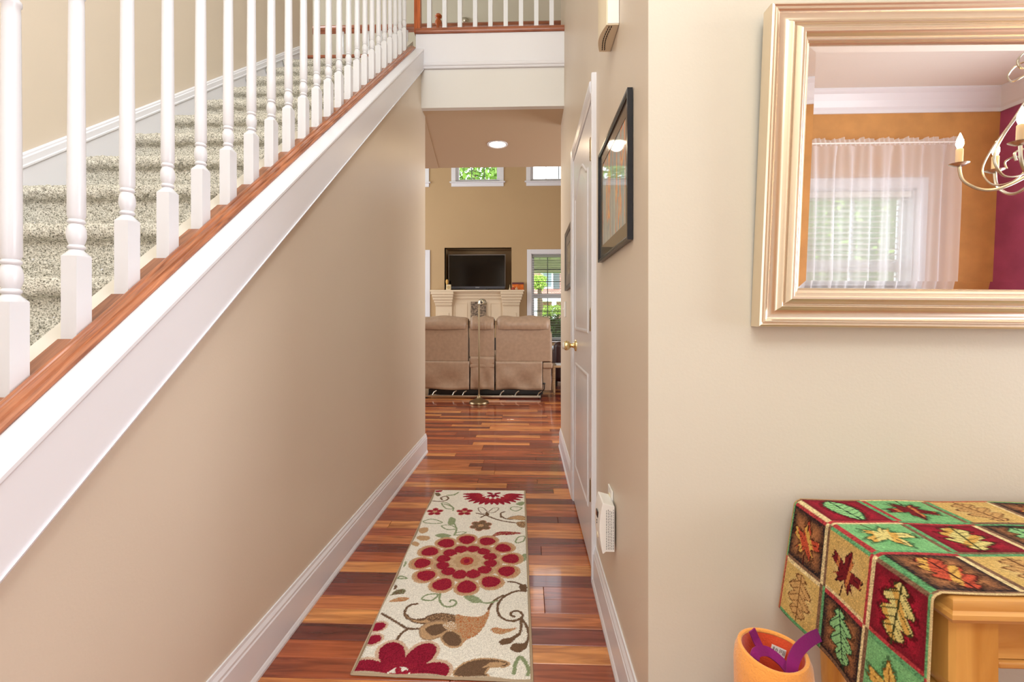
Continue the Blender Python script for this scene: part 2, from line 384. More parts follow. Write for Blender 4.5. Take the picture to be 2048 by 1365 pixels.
# baseboards: board, ogee cap, shoe
def base_prof(s=1, h=.155):
    return [(0, 0), (.020 * s, 0), (.020 * s, .008), (.016 * s, .018), (.0135 * s, .022), (.0135 * s, h - .035), (.011 * s, h - .030), (.011 * s, h - .022), (.006 * s, h - .010), (.005 * s, h), (0, h)]
struct('baseboard_left', MB().prism([(XL + p, q) for p, q in base_prof(1)], 'Y', -.3, YE + .014), m_trim, 'white baseboard below the sloping stair wall')
struct('baseboard_right', MB().prism([(XR + p, q) for p, q in base_prof(-1)], 'Y', YM - .014, 1.90).prism([(XR + p, q) for p, q in base_prof(-1)], 'Y', 2.83, 3.914), m_trim, 'white baseboard on both sides of the hall door')
struct('baseboard_front', MB().prism([(YM + p, q) for p, q in base_prof(-1)], 'X', XR - .014, 3.67), m_trim, 'white baseboard under the console table')
struct('baseboard_far', MB().prism([(YFAR + p, q) for p, q in base_prof(-1)], 'X', -4.5, -1.9).prism([(YFAR + p, q) for p, q in base_prof(-1)], 'X', -.06, 2.6), m_trim, 'white baseboard of the great room')

# ---- windows
def window(n, x0, x1, z0, z1, y, cols, rows_top, rows_bot, sash=True, label='', facing=-1, cas=.085, apron=True, blind=None, mm=None):
    """opening x0..x1, z0..z1 in the wall face y; facing -1: the room is on the -Y side"""
    F = facing; t = empty('window_%d' % n, ((x0 + x1) / 2, y, z0), label, None, None, 'structure')
    mb = MB(); yy = sorted((y, y + F * .02))
    mb.box(x0 - cas, x0, *yy, z0 - .02, z1 + cas).box(x1, x1 + cas, *yy, z0 - .02, z1 + cas).box(x0, x1, *yy, z1, z1 + cas)
    mb.build('casing', m_trim, t, bevel=.003, seg=1)
    MB().box(x0 - cas - .03, x1 + cas + .03, *sorted((y, y + F * .05)), z0 - .045, z0 - .02).build('sill', m_trim, t, bevel=.006, seg=2)
    if apron: MB().box(x0 - cas, x1 + cas, *yy, z0 - .115, z0 - .045).build('apron', m_trim, t, bevel=.003, seg=1)
    b = -F
    jb = MB(); j0, j1 = sorted((y, y + b * .13))
    jb.box(x0, x0 + .012, j0, j1, z0, z1).box(x1 - .012, x1, j0, j1, z0, z1).box(x0, x1, j0, j1, z1 - .012, z1).box(x0, x1, j0, j1, z0 - .02, z0 + .004)
    jb.build('jamb', m_trim, t)
    s0, s1 = sorted((y + b * .07, y + b * .11)); zm = (z0 + z1) / 2 + .02
    for (a, c, nm, dy, rows) in ([(zm, z1 - .012, 'upper_sash', .0, rows_top), (z0 + .004, zm, 'lower_sash', -.0, rows_bot)] if sash else [(z0 + .004, z1 - .012, 'sash', 0, rows_top)]):
        X0, X1 = x0 + .012, x1 - .012; w_ = .042
        sh = MB().box(X0, X0 + w_, s0, s1, a, c).box(X1 - w_, X1, s0, s1, a, c).box(X0 + w_, X1 - w_, s0, s1, c - w_, c).box(X0 + w_, X1 - w_, s0, s1, a, a + w_)
        so = sh.build(nm, m_trim, t)
        ym = (s0 + s1) / 2
        MB().box(X0 + w_, X1 - w_, ym - .002, ym + .002, a + w_, c - w_).build('pane', m_glass, so, fix=True)
        for k in range(1, cols):
            xx = X0 + w_ + (X1 - X0 - 2 * w_) * k / cols
            MB().box(xx - .008, xx + .008, ym - .008, ym + .008, a + w_, c - w_).build('muntin', mm or m_trim, so)
        for k in range(1, rows):
            zz = a + w_ + (c - a - 2 * w_) * k / rows
            MB().box(X0 + w_, X1 - w_, ym - .007, ym + .007, zz - .008, zz + .008).build('muntin', mm or m_trim, so)
    return t
m_munt = pbr('dark_muntin', (92, 94, 86), .5)  # dark grey bars inside the white casings
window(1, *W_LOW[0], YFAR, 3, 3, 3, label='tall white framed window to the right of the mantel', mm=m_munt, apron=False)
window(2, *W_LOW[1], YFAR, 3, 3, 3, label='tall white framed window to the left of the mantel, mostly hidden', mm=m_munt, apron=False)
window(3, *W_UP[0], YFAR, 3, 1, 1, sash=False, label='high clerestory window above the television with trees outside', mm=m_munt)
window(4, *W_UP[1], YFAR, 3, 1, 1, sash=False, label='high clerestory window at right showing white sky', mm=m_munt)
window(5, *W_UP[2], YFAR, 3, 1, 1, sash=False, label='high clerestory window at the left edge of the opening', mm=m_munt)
window(6, *DW, YB, 2, 1, 1, sash=True, label='dining room window seen in the mirror behind a sheer curtain', facing=1, apron=False)

def blind(x0, x1, z0, z1, y, label, mat, n, tiltdeg=8, w_=.046):
    t = empty('window_blind', ((x0 + x1) / 2, y, z0), label, 'window blind', None)
    MB().box(x0, x1, y - .026, y + .026, z1 - .045, z1).build('head_rail', mat, t)
    MB().box(x0, x1, y - .02, y + .02, z0, z0 + .016).build('bottom_rail', mat, t)
    for x in (x0 + .14, x1 - .14): MB().box(x - .0012, x + .0012, y - .001, y + .001, z0, z1 - .04).build('ladder_cord', mat, t)
    sp = (z1 - z0 - .07) / n
    me = None
    for k in range(n):
        z = z0 + .03 + sp * (k + .5)
        if me is None:
            mb = MB(); dz = math.sin(R(tiltdeg)) * w_ / 2
            mb.prism([(y - w_ / 2, z - dz), (y, z + .003), (y + w_ / 2, z + dz), (y, z + .0055)], 'X', x0, x1)
            o = mb.build('slat', mat, t); me = o; z_first = z
        else:
            c_ = dup(me, t); c_.location = me.location + Vector((0, 0, z - z_first))
    return t
blind(W_LOW[0][0] + .02, W_LOW[0][1] - .02, .70, 2.34, YFAR + .035, 'open slatted blind on the tall window right of the mantel', m_blindk, 34, 3)
blind(W_LOW[1][0] + .02, W_LOW[1][1] - .02, .70, 2.34, YFAR + .035, 'open slatted blind on the tall window left of the mantel', m_blind, 34, 25)
blind(DW[0] + .02, DW[1] - .02, .78, 1.985, YB - .035, 'white slatted blind behind the sheer curtain in the mirror', m_blind, 26, -20)

# ================================================================== STAIRS
def carpetmat():
    m, nt, N, L, p = newmat('speckled_carpet')
    tc = N.new('ShaderNodeTexCoord')
    n = N.new('ShaderNodeTexNoise'); n.inputs['Scale'].default_value = 210; n.inputs['Detail'].default_value = 3; n.inputs['Roughness'].default_value = .7
    L.new(tc.outputs['Object'], n.inputs['Vector'])
    r = N.new('ShaderNodeValToRGB'); L.new(n.outputs['Fac'], r.inputs[0]); e = r.color_ramp.elements
    e[0].position = .36; e[0].color = (*lin((84, 80, 68)), 1); e[1].position = .62; e[1].color = (*lin((240, 235, 224)), 1)
    x = e.new(.46); x.color = (*lin((192, 188, 174)), 1)
    L.new(r.outputs[0], p.inputs['Base Color']); p.inputs['Roughness'].default_value = 1; p.inputs['Specular IOR Level'].default_value = .05
    b = N.new('ShaderNodeBump'); b.inputs['Strength'].default_value = .9; b.inputs['Distance'].default_value = .004
    L.new(n.outputs['Fac'], b.inputs['Height']); L.new(b.outputs[0], p.inputs['Normal']); return m
m_carpet = carpetmat()
stair = empty('staircase', (-1.4, 0, 0), 'carpeted staircase climbing along the left wall with white skirts', 'staircase')
SY0, SYD, SZ0, SZD = 1.176, .2397, 1.214, .1970
def carpet_step(k):
    Yk, zk = SY0 + SYD * k, SZ0 + SZD * k; zp = zk - SZD
    r = .030
    pr = [(Yk + .03, zp - .004), (Yk + .028, zk - 2 * r - .012)]
    for a in np.linspace(-80, 90, 9): pr.append((Yk + r - r * math.cos(R(a)) * 1.05, zk - r + r * math.sin(R(a))))
    pr.append((Yk + SYD + .034, zk + .001))
    d = .0055 if k <= 3 and k >= -1 else (.008 if k <= 7 else .011)
    pts = np.array(pr); seg = np.hypot(*np.diff(pts, axis=0).T); s = np.concatenate([[0], np.cumsum(seg)])
    n = int(s[-1] / d) if k >= -1 else 24
    u = np.linspace(0, s[-1], n); py = np.interp(u, s, pts[:, 0]); pz = np.interp(u, s, pts[:, 1])
    X0, X1 = XS + .022, -1.012; nx = int((X1 - X0) / d) if k >= -1 else 20
    xs = np.linspace(X0, X1, nx)
    ty, tz = np.gradient(py), np.gradient(pz); ln = np.hypot(ty, tz); ny, nz = -tz / ln, ty / ln
    amp = .0026 if k >= -1 else 0
    D = rng.normal(0, 1, (n, nx)) * amp * .6 + np.kron(rng.normal(0, 1, (n // 3 + 1, nx // 3 + 1)), np.ones((3, 3)))[:n, :nx] * amp * .6
    P = np.empty((n, nx, 3)); P[..., 0] = xs[None]; P[..., 1] = py[:, None] + ny[:, None] * D; P[..., 2] = pz[:, None] + nz[:, None] * D
    mb = MB(); me = bpy.data.meshes.new('carpeted_step')
    idx = np.arange(n * nx).reshape(n, nx)
    F = np.stack([idx[:-1, :-1], idx[:-1, 1:], idx[1:, 1:], idx[1:, :-1]], -1).reshape(-1, 4)
    me.vertices.add(n * nx); me.vertices.foreach_set('co', (P - np.array([-1.4, 0, 0])).reshape(-1))
    me.loops.add(F.size); me.loops.foreach_set('vertex_index', F.reshape(-1).astype(np.int32))
    me.polygons.add(len(F)); me.polygons.foreach_set('loop_start', np.arange(0, F.size, 4, dtype=np.int32)); me.update(calc_edges=True)
    me.polygons.foreach_set('use_smooth', np.ones(len(F), bool)); me.materials.append(m_carpet)
    o = bpy.data.objects.new('carpeted_step', me); C.objects.link(o); o.parent = stair
for k in range(-5, 11): carpet_step(k)
# structural stair body under the carpet
sb = [(SY0 - 5 * SYD + .03, 0)]
for k in range(-5, 11):
    sb += [(SY0 + SYD * k + .034, SZ0 + SZD * (k - 1) - .012 if k > -5 else 0), (SY0 + SYD * k + .034, SZ0 + SZD * k - .006)]
sb += [(3.858, sb[-1][1]), (3.858, 3.0), (3.60, 2.76), (.35, 0)]
sbb = MB().prism(sb, 'X', XS + .005, -1.012); sbb.build('stair_body', m_trim, stair)
MB().box(XS + .022, -.955, 3.838, 3.95, Z2 - .030, Z2 + .001).build('landing_nosing', m_cherryx, stair, bevel=.01, seg=3)
MB().box(XS + .022, -1.012, 3.8455, 3.8595, Z2 - .20, Z2 - .030).build('landing_riser', m_carpet, stair)
# outer stringer: white sloping cap, face board and lower moulding
y0, y1 = -.28, 3.545
st = MB().prism([(XL + .026, zcap(0) - .006), (XL + .022, zcap(0)), (-.90, zcap(0)), (-.90, zcap(0) - .02), (XL + .001, zcap(0) - .02), (XL + .001, zcap(0) - .163), (XL + .0225, zcap(0) - .163), (XL + .0225, zcap(0) - .02), (XL + .026, zcap(0) - .014)], 'Y', y0, y1)
st.shear(SL, 0); st.build('outer_stringer', m_trim, stair)
mo = MB().prism([(XL + .001, zcap(0) - .187), (XL + .008, zcap(0) - .187), (XL + .012, zcap(0) - .180), (XL + .018, zcap(0) - .177), (XL + .019, zcap(0) - .170), (XL + .025, zcap(0) - .168), (XL + .027, zcap(0) - .163), (XL + .001, zcap(0) - .163)], 'Y', y0, y1)
mo.shear(SL, 0); mo.build('stringer_moulding', m_trim, stair)
inn = MB().prism([(-.962, zcap(0) - .26), (-.962, zcap(0) + .003), (-1.010, zcap(0) + .003), (-1.010, zcap(0) - .30)], 'Y', y0, 3.80); inn.shear(SL, 0); inn.build('inner_stringer', m_trim2, stair)
# skirt board on the wall side
zs = lambda y: 1.731 + .792 * (y - 1.69)
sk = MB().prism([(XS + .001, zs(0) - .62), (XS + .018, zs(0) - .62), (XS + .018, zs(0) - .05), (XS + .001, zs(0) - .05)], 'Y', .2, 3.86); sk.shear(.792, 0); sk.build('wall_skirt', m_trim, stair)
sk = MB().prism([(XS + .001, zs(0) - .055), (XS + .024, zs(0) - .055), (XS + .024, zs(0) - .047), (XS + .020, zs(0) - .044), (XS + .020, zs(0) - .018), (XS + .014, zs(0) - .014), (XS + .014, zs(0) - .006), (XS + .008, zs(0)), (XS + .001, zs(0))], 'Y', .2, 3.86); sk.shear(.792, 0); sk.build('skirt_moulding', m_trim, stair)

# ---- balustrade on the stair
def baluster_mb(H, block=.24, h=.0165):
    mb = MB(); c = .0
    # square foot with chamfered shoulders
    t = block
    v = [(-h, -h, 0), (h, -h, 0), (h, h, 0), (-h, h, 0), (-h, -h, t), (h, -h, t), (h, h, t), (-h, h, t)]
    mb.add(v, [(0, 3, 2, 1), (0, 1, 5, 4), (1, 2, 6, 5), (2, 3, 7, 6), (3, 0, 4, 7)])
    n = 16; rings = [(h, t, 1.0), (h * .97, t + .004, .6), (.0134, t + .010, .15), (.0112, t + .014, 0)]
    rr = []
    for (r, z, sq) in rings:
        ring = []
        for k in range(n):
            a = PI / 4 + 2 * PI * k / n; ca, sa = math.cos(a), math.sin(a)
            m_ = max(abs(ca), abs(sa)); q = r * ((1 - sq) + sq / m_); ring.append((ca * q, sa * q, z))
        rr.append(ring)
    prof = [(.0112, t + .014), (.0146, t + .017), (.0146, t + .021), (.0118, t + .024), (.0142, t + .031), (.0162, t + .040), (.0162, t + .050), (.0146, t + .060), (.0116, t + .067), (.0146, t + .070), (.0146, t + .074), (.0122, t + .077), (.0150, t + .084), (.0150, t + .15), (.0128, t + .52), (.0122, t + .535), (.0144, t + .539), (.0144, t + .546), (.0110, t + .550), (.0106, H)]
    base = len(mb.v)
    for ring in rr: mb.v += ring
    for i in range(len(rr) - 1):
        for k in range(n): mb.f.append((base + i * n + k, base + i * n + (k + 1) % n, base + (i + 1) * n + (k + 1) % n, base + (i + 1) * n + k))
    mb.lathe(prof, seg=n); return mb
rail_s = empty('stair_railing', (-.935, 0, 0), 'white turned baluster railing rising along the stair on a reddish wood shoe rail', 'railing')
bal0 = None; BALH = .98
for k in range(24):
    y = .793 + .1197 * k; z = zcap(y) + .160 - .24 + .010
    if y > 3.52: break
    if bal0 is None:
        bal0 = baluster_mb(BALH).build('baluster', m_bal, smooth=True, ang=50); bal0.parent = rail_s
        bal0.location = (0, y, z)
    else: dup(bal0, rail_s, (0, y, z))
for k in range(-3, 0): dup(bal0, rail_s, (0, .793 + .1197 * k, zcap(.793 + .1197 * k) - .07))
# shoe rail: moulded outer lip, groove with wood fillets between balusters
lip = MB().prism([(-.878, zcap(0) - .002), (-.875, zcap(0) + .004), (-.876, zcap(0) + .010), (-.881, zcap(0) + .014), (-.886, zcap(0) + .0145), (-.888, zcap(0) + .019), (-.896, zcap(0) + .0215), (-.904, zcap(0) + .0205), (-.906, zcap(0) + .0235), (-.912, zcap(0) + .025), (-.9175, zcap(0) + .022), (-.9175, zcap(0) - .002)], 'Y', y0, 3.535)
lip.shear(SL, 0); lip.build('shoe_rail', m_cherry, rail_s)
bed = MB().prism([(-.9175, zcap(0) - .04), (-.9175, zcap(0) + .004), (-.962, zcap(0) + .004), (-.962, zcap(0) - .04)], 'Y', y0, 3.535); bed.shear(SL, 0); bed.build('rail_groove', m_fillet, rail_s)
for k in range(-3, 23):
    ya, yb = .793 + .1197 * k + .0165, .793 + .1197 * (k + 1) - .0165
    f_ = MB().prism([(-.9195, zcap(0) + .004), (-.9195, zcap(0) + .0135), (-.958, zcap(0) + .0135), (-.958, zcap(0) + .004)], 'Y', ya, min(yb, 3.53)); f_.shear(SL, 0); f_.build('fillet', m_fillet, rail_s)
hr = MB().prism([(-.965, 0), (-.968, .02), (-.958, .045), (-.935, .055), (-.912, .045), (-.902, .02), (-.905, 0)], 'Y', y0, 3.53)
hr.v = [(x, yy, zz + zcap(0) + .895) for x, yy, zz in hr.v]; hr.shear(SL, 0); hr.build('handrail', m_cherry, rail_s)

# ---- railing along the landing edge
rl = empty('landing_railing', (-.86, 3.56, 3.33), 'white balusters on a reddish wood sill along the landing edge above the hall', 'railing')
MB().prism([(3.60, 3.325), (3.528, 3.325), (3.521, 3.332), (3.519, 3.345), (3.523, 3.360), (3.532, 3.372), (3.60, 3.372)], 'X', -.872, XR).build('sill_rail', m_cherryx, rl, smooth=True)
MB().box(-.888, -.838, 3.530, 3.585, 3.335, 4.42).build('newel_post', m_cherryz, rl, bevel=.005)
for k in range(10):
    b = dup(bal0, rl); p = atY(859 + 30.5 * k, 40, 3.555); b.location = Vector((p.x, 3.557, 3.368)) - rl.location
MB().prism([(3.527, 4.335), (3.53, 4.375), (3.557, 4.39), (3.584, 4.375), (3.587, 4.335)], 'X', -.84, XR).build('handrail', m_cherryx, rl, bevel=.004)
# ---- railing on the far side of the bridge
rf = empty('overlook_railing', (-.9, 4.93, Z2), 'dark reddish handrail with white balusters overlooking the great room behind the landing', 'railing')
hb = MB().prism([(4.90, 4.245), (4.892, 4.262), (4.898, 4.29), (4.915, 4.312), (4.93, 4.318), (4.945, 4.312), (4.962, 4.29), (4.968, 4.262), (4.96, 4.245)], 'X', -3.4, .60)
hb.build('handrail', m_cherryx, rf, smooth=True)
MB().prism([(4.90, Z2), (4.895, Z2 + .02), (4.97, Z2 + .02), (4.97, Z2)], 'X', -3.4, .60).build('sill_rail', m_cherryx, rf)
for k in range(28):
    x = -3.3 + .142 * k
    if abs(x + .955) < .06: continue
    b = dup(bal0, rf); b.location = Vector((x, 4.93, Z2 + .018)) - rf.location; b.scale = (1, 1, .885)
np_ = atY(877, 40, 4.93)
MB().box(np_.x - .036, np_.x + .036, 4.894, 4.966, Z2, 4.19).build('newel_post', m_cherryz, rf, bevel=.004)
MB().lathe([(.020, 4.185), (.030, 4.195), (.018, 4.205), (.033, 4.218), (.040, 4.24), (.040, 4.325), (.034, 4.345), (.020, 4.358), (.016, 4.370), (.024, 4.376), (.036, 4.384), (.038, 4.398), (.028, 4.412), (.010, 4.420)], (np_.x, 4.93, 0), seg=16).build('newel_finial', m_cherryz, rf, smooth=True, ang=30)

# ================================================================== DOOR (closed, in the right wall)
door = empty('door_1', (XR, 2.35, 0), 'white two panel arch top door closed in the right hall wall', None, None, 'structure')
cs = MB()
def casing_prof(s):   # (distance from opening, depth from wall)
    return [(.004, 0), (.004, .010), (.012, .013), (.020, .013), (.026, .016), (.058, .020), (.070, .020), (.074, .016), (.074, 0)]
DN, DF, DH = 1.967, 2.745, 2.045      # opening: near edge, far edge, head
cpf = casing_prof(1)
cs.prism([(XR - d, DN - u) for u, d in cpf], 'Z', 0, DH + .074)
cs.prism([(XR - d, DF + u) for u, d in cpf], 'Z', 0, DH + .074)
cs.build('casing', m_trim, door)
MB().prism([(XR - d, DH + u) for u, d in cpf], 'Y', DN - .001, DF + .001).build('head_casing', m_trim, door)
MB().box(XR - .002, XR + .0, DN - .004, DN + .010, 0, DH).box(XR - .002, XR, DF - .008, DF + .004, 0, DH).build('jamb', m_trim, door)
# leaf proud of the wall plane so that it reads as a slab set in its casing
LX = XR - .008
leaf = MB().box(LX, XR - .001, DN + .012, DF - .010, .012, DH - .006).build('door_leaf', m_trim, door, bevel=.002, seg=1)
def panel(zlo, zhi, arch):
    ya, yb = DN + .115, DF - .115; ym = (ya + yb) / 2; hw = (yb - ya) / 2
    def outline(ins):
        pts = [(ya + ins, zlo + ins), (yb - ins, zlo + ins)]
        n = 14 if arch else 1
        for i in range(n + 1):
            f = i / n; yy = yb - ins - (2 * hw - 2 * ins) * f
            s_ = (yy - ym) / hw
            pts.append((yy, zhi - ins + (arch * (math.cos(s_ * PI) * .5 + .5) if arch else 0)))
        return pts
    prof = [(0, 0), (.006, .0045), (.013, .005), (.020, .001), (.030, .0008), (.050, .0045), (.054, .0050)]
    mb = MB(); loops = [outline(u) for u, d in prof]; n = len(loops[0])
    for (u, d), lp in zip(prof, loops): mb.v += [(LX - d - .0002, p[0], p[1]) for p in lp]
    for i in range(len(prof) - 1):
        for k in range(n): mb.f.append((i * n + k, i * n + (k + 1) % n, (i + 1) * n + (k + 1) % n, (i + 1) * n + k))
    mb.f.append(tuple(range((len(prof) - 1) * n, len(prof) * n)))
    mb.build('door_panel', m_trim, leaf, smooth=True, ang=25)
panel(.24, .848, 0); panel(1.03, 1.79, .10)
for z in (.355, 1.09, 1.826):
    h_ = MB().lathe([(.0058, -.046), (.0058, .046)], (LX - .004, DN + .006, z), seg=10)
    for q in (-.03, -.01, .01, .03): h_.lathe([(.0064, q - .0006), (.0064, q + .0006)], (LX - .004, DN + .006, z), seg=10)
    h_.lathe([(.002, .046), (.0045, .048), (.004, .053), (.001, .056)], (LX - .004, DN + .006, z), seg=8)
    h_.box(LX - .0015, LX + .001, DN + .006, DN + .02, z - .045, z + .045)
    h_.build('hinge', m_antique, door, smooth=True)
kc = (LX, 2.60, .945)
kb = MB().lathe([(.001, .0), (.033, 0), (.033, -.003), (.030, -.008), (.016, -.012), (.012, -.022), (.012, -.032)], kc, seg=20, axis='X').build('knob_rose', m_brass, leaf, smooth=True)
MB().lathe([(.010, -.030), (.016, -.034), (.026, -.044), (.0285, -.054), (.026, -.064), (.017, -.070), (.006, -.072), (.001, -.072)], kc, seg=20, axis='X').build('door_knob', m_brass, leaf, smooth=True)
MB().lathe([(.019, -.066), (.020, -.074), (.014, -.080), (.001, -.081)], kc, seg=12, axis='X').build('knob_guard', pbr('clear_plastic', (235, 232, 224), .1, coat=.5), leaf, smooth=True)

# ================================================================== RUG (colour laid down pile by pile on a fine grid)
def seg_dist(X, Y, pts):
    D = np.full(X.shape, 9.0)
    for (x0, y0), (x1, y1) in zip(pts[:-1], pts[1:]):
        dx, dy = x1 - x0, y1 - y0; L2 = dx * dx + dy * dy + 1e-12
        t = np.clip(((X - x0) * dx + (Y - y0) * dy) / L2, 0, 1)
        D = np.minimum(D, np.hypot(X - x0 - t * dx, Y - y0 - t * dy))
    return D
def in_poly(X, Y, pts):
    ins = np.zeros(X.shape, bool); n = len(pts)
    for i in range(n):
        x0, y0 = pts[i]; x1, y1 = pts[(i + 1) % n]
        if y0 == y1: continue
        c = ((y0 > Y) != (y1 > Y)) & (X < (x1 - x0) * (Y - y0) / (y1 - y0) + x0); ins ^= c
    return ins
def smooth_curve(pts, closed=False, n=8):
    P = [np.array(p, float) for p in pts]; out = []; m = len(P); rg = range(m) if closed else range(m - 1)
    for i in rg:
        a = P[(i - 1) % m] if closed or i > 0 else P[0]; b = P[i]; c = P[(i + 1) % m]; d = P[(i + 2) % m] if closed or i + 2 < m else P[-1]
        for k in range(n):
            t = k / n; out.append(.5 * ((2 * b) + (-a + c) * t + (2 * a - 5 * b + 4 * c - d) * t * t + (-a + 3 * b - 3 * c + d) * t ** 3))
    if not closed: out.append(P[-1])
    return out
RC = [np.array(p) for p in ((-.542, 1.383), (.015, 1.372), (-.016, 2.885), (-.586, 2.875))]     # corners on the floor
NU, NV = 236, 640
uu, vv = np.meshgrid(np.linspace(0, 1, NU), np.linspace(0, 1, NV))
RX = ((RC[0][0] * (1 - uu) + RC[1][0] * uu) * (1 - vv) + (RC[3][0] * (1 - uu) + RC[2][0] * uu) * vv)
RY = ((RC[0][1] * (1 - uu) + RC[1][1] * uu) * (1 - vv) + (RC[3][1] * (1 - uu) + RC[2][1] * uu) * vv)
RX = RX + .0035 * np.sin(vv * 23) * (uu < .02); RY = RY + .004 * np.sin(uu * 19) * (vv < .01)
def fl(cx, cy):                                        # floor position of a motif read off the photograph
    p = atZ(680 + cx / 3.371, 960 + cy / 3.371, .012); return (p.x, p.y)
def L3(c): return np.array(lin(c))
CRM, CRIM, CRM2, TAN, BRN, GRN, ORG = L3((240, 236, 226)), L3((150, 30, 56)), L3((178, 52, 62)), L3((196, 160, 122)), L3((116, 90, 70)), L3((142, 156, 118)), L3((190, 104, 56))
col = np.empty(RX.shape + (3,)); col[:] = CRM
jx = rng.normal(0, .0011, RX.shape); jy = rng.normal(0, .0011, RX.shape); QX, QY = RX + jx, RY + jy
wsp = rng.random(RX.shape)
def paint(mask, c, c2=None, mix=.25):
    col[mask] = c
    if c2 is not None: col[mask & (wsp < mix)] = c2
def ell(cx, cy, ang, a, b, egg=0):
    dx, dy = QX - cx, QY - cy; u = dx * math.cos(ang) + dy * math.sin(ang); v = -dx * math.sin(ang) + dy * math.cos(ang)
    return (u / a) ** 2 + (v / (b * (1 + egg * u / a))) ** 2 < 1
def line(pts, w_, c, c2=None, sm=True, taper=False):
    P = smooth_curve([fl(*p) for p in pts]) if sm else [fl(*p) for p in pts]
    paint(seg_dist(QX, QY, P) < w_, c, c2)
def blob(pts, c, edge=None, ew=.005, c2=None, mix=.25):
    P = smooth_curve([fl(*p) for p in pts], closed=True)
    if edge is not None: paint(seg_dist(QX, QY, P + [P[0]]) < ew, edge)
    m = in_poly(QX, QY, P); paint(m, c, c2, mix)
    return m
# vines first
for pts in ([(1135, 682), (1190, 690), (1256, 720)], [(1256, 745), (1180, 748), (1100, 790), (1062, 850), (1080, 915), (1140, 945), (1200, 940), (1232, 910), (1205, 882), (1165, 884), (1150, 905), (1175, 918)],
            [(1000, 870), (1040, 812), (1100, 775)], [(1215, 930), (1222, 985), (1200, 1045), (1110, 1085)], [(1225, 930), (1262, 990), (1270, 1060), (1240, 1110), (1195, 1135)],
            [(282, 898), (350, 935), (420, 980), (470, 1000), (545, 998)], [(455, 1000), (405, 1040), (372, 1098)],
            [(520, 832), (470, 842), (440, 875), (445, 918), (500, 938), (590, 930)],
            [(625, 140), (690, 142), (730, 125), (715, 108), (680, 118), (690, 132)], [(920, 222), (980, 235), (1050, 262), (1130, 280), (1240, 292)], [(950, 250), (975, 238)],
            [(1085, 250), (1085, 222), (1110, 212)], [(1085, 240), (1130, 262), (1240, 258)]):
    line(pts, .0052, BRN)
for pts in ([(700, 160), (760, 180), (762, 205)], [(770, 290), (785, 330), (770, 370)], [(685, 740), (670, 800), (700, 845), (760, 848), (785, 820), (755, 805), (740, 815)], [(1060, 810), (1000, 826), (950, 820)]):
    line(pts, .0042, GRN)
# outline leaves
for pts in ([(770, 95), (800, 80), (770, 100), (720, 102)], [(685, 155), (725, 155), (762, 190), (715, 190)], [(560, 280), (620, 262), (690, 285), (620, 292)], [(685, 308), (740, 302), (785, 325), (725, 332)],
            [(770, 365), (800, 350), (850, 350), (810, 368)], [(1185, 420), (1200, 385), (1245, 378), (1235, 410)], [(552, 800), (590, 770), (660, 768), (620, 808)], [(390, 660), (410, 645), (450, 660), (410, 662)],
            [(1150, 195), (1165, 180), (1225, 185), (1190, 208)]):
    P = smooth_curve([fl(*p) for p in pts], closed=True); paint(seg_dist(QX, QY, P + [P[0]]) < .0038, GRN)
P = smooth_curve([fl(*p) for p in [(1172, 1300), (1185, 1230), (1215, 1190), (1250, 1225), (1275, 1285), (1265, 1310)]]); paint(seg_dist(QX, QY, P) < .0062, GRN)
# solid leaves
for pts in ([(640, 372), (690, 358), (750, 372), (700, 390)], [(725, 285), (745, 250), (780, 262), (770, 295), (740, 300)], [(1185, 160), (1220, 145), (1245, 150), (1225, 172)], [(1198, 530), (1215, 508), (1255, 495), (1250, 540), (1215, 545)],
            [(835, 785), (870, 772), (920, 782), (962, 818), (905, 826), (865, 808)], [(425, 590), (440, 545), (448, 560)]):
    blob(pts, GRN, c2=L3((170, 180, 150)))
blob([(935, 190), (960, 185), (990, 215), (955, 220)], CRM, BRN, .005); blob([(1005, 215), (1035, 190), (1068, 190), (1040, 215)], CRM, BRN, .005); blob([(980, 235), (985, 215), (1005, 225), (1000, 238)], BRN)
blob([(340, 775), (380, 740), (440, 735), (430, 762), (380, 768)], BRN, c2=GRN); blob([(330, 815), (400, 788), (465, 792), (440, 812), (380, 818)], TAN, c2=ORG); blob([(362, 735), (370, 705), (385, 712), (378, 730)], BRN)
blob([(530, 340), (545, 322), (590, 320), (590, 345), (550, 358)], TAN); blob([(515, 385), (550, 372), (605, 380), (595, 402), (540, 405)], TAN); blob([(480, 430), (500, 412), (535, 425), (520, 445)], TAN)
blob([(1015, 1005), (1050, 990), (1120, 1000), (1195, 992), (1130, 1025), (1060, 1035)], TAN, c2=ORG); blob([(1070, 1090), (1100, 1065), (1150, 1058), (1200, 1030), (1160, 1090), (1100, 1108)], BRN); blob([(1148, 1135), (1170, 1100), (1240, 1095), (1272, 1080), (1255, 1130), (1200, 1160)], BRN)
blob([(1015, 385), (1060, 350), (1130, 345), (1225, 355), (1150, 368), (1080, 370)], CRIM, c2=TAN)
blob([(1130, 258), (1190, 240), (1240, 245), (1240, 268), (1180, 262)], TAN, BRN, .004); blob([(1190, 285), (1245, 278), (1245, 318), (1205, 312)], TAN, c2=BRN, mix=.5); blob([(640, 88), (665, 85), (680, 100), (655, 108)], BRN, c2=GRN); blob([(645, 72), (690, 68), (680, 78), (650, 80)], CRIM)
blob([(1205, 715), (1255, 700), (1256, 750), (1225, 742)], BRN)
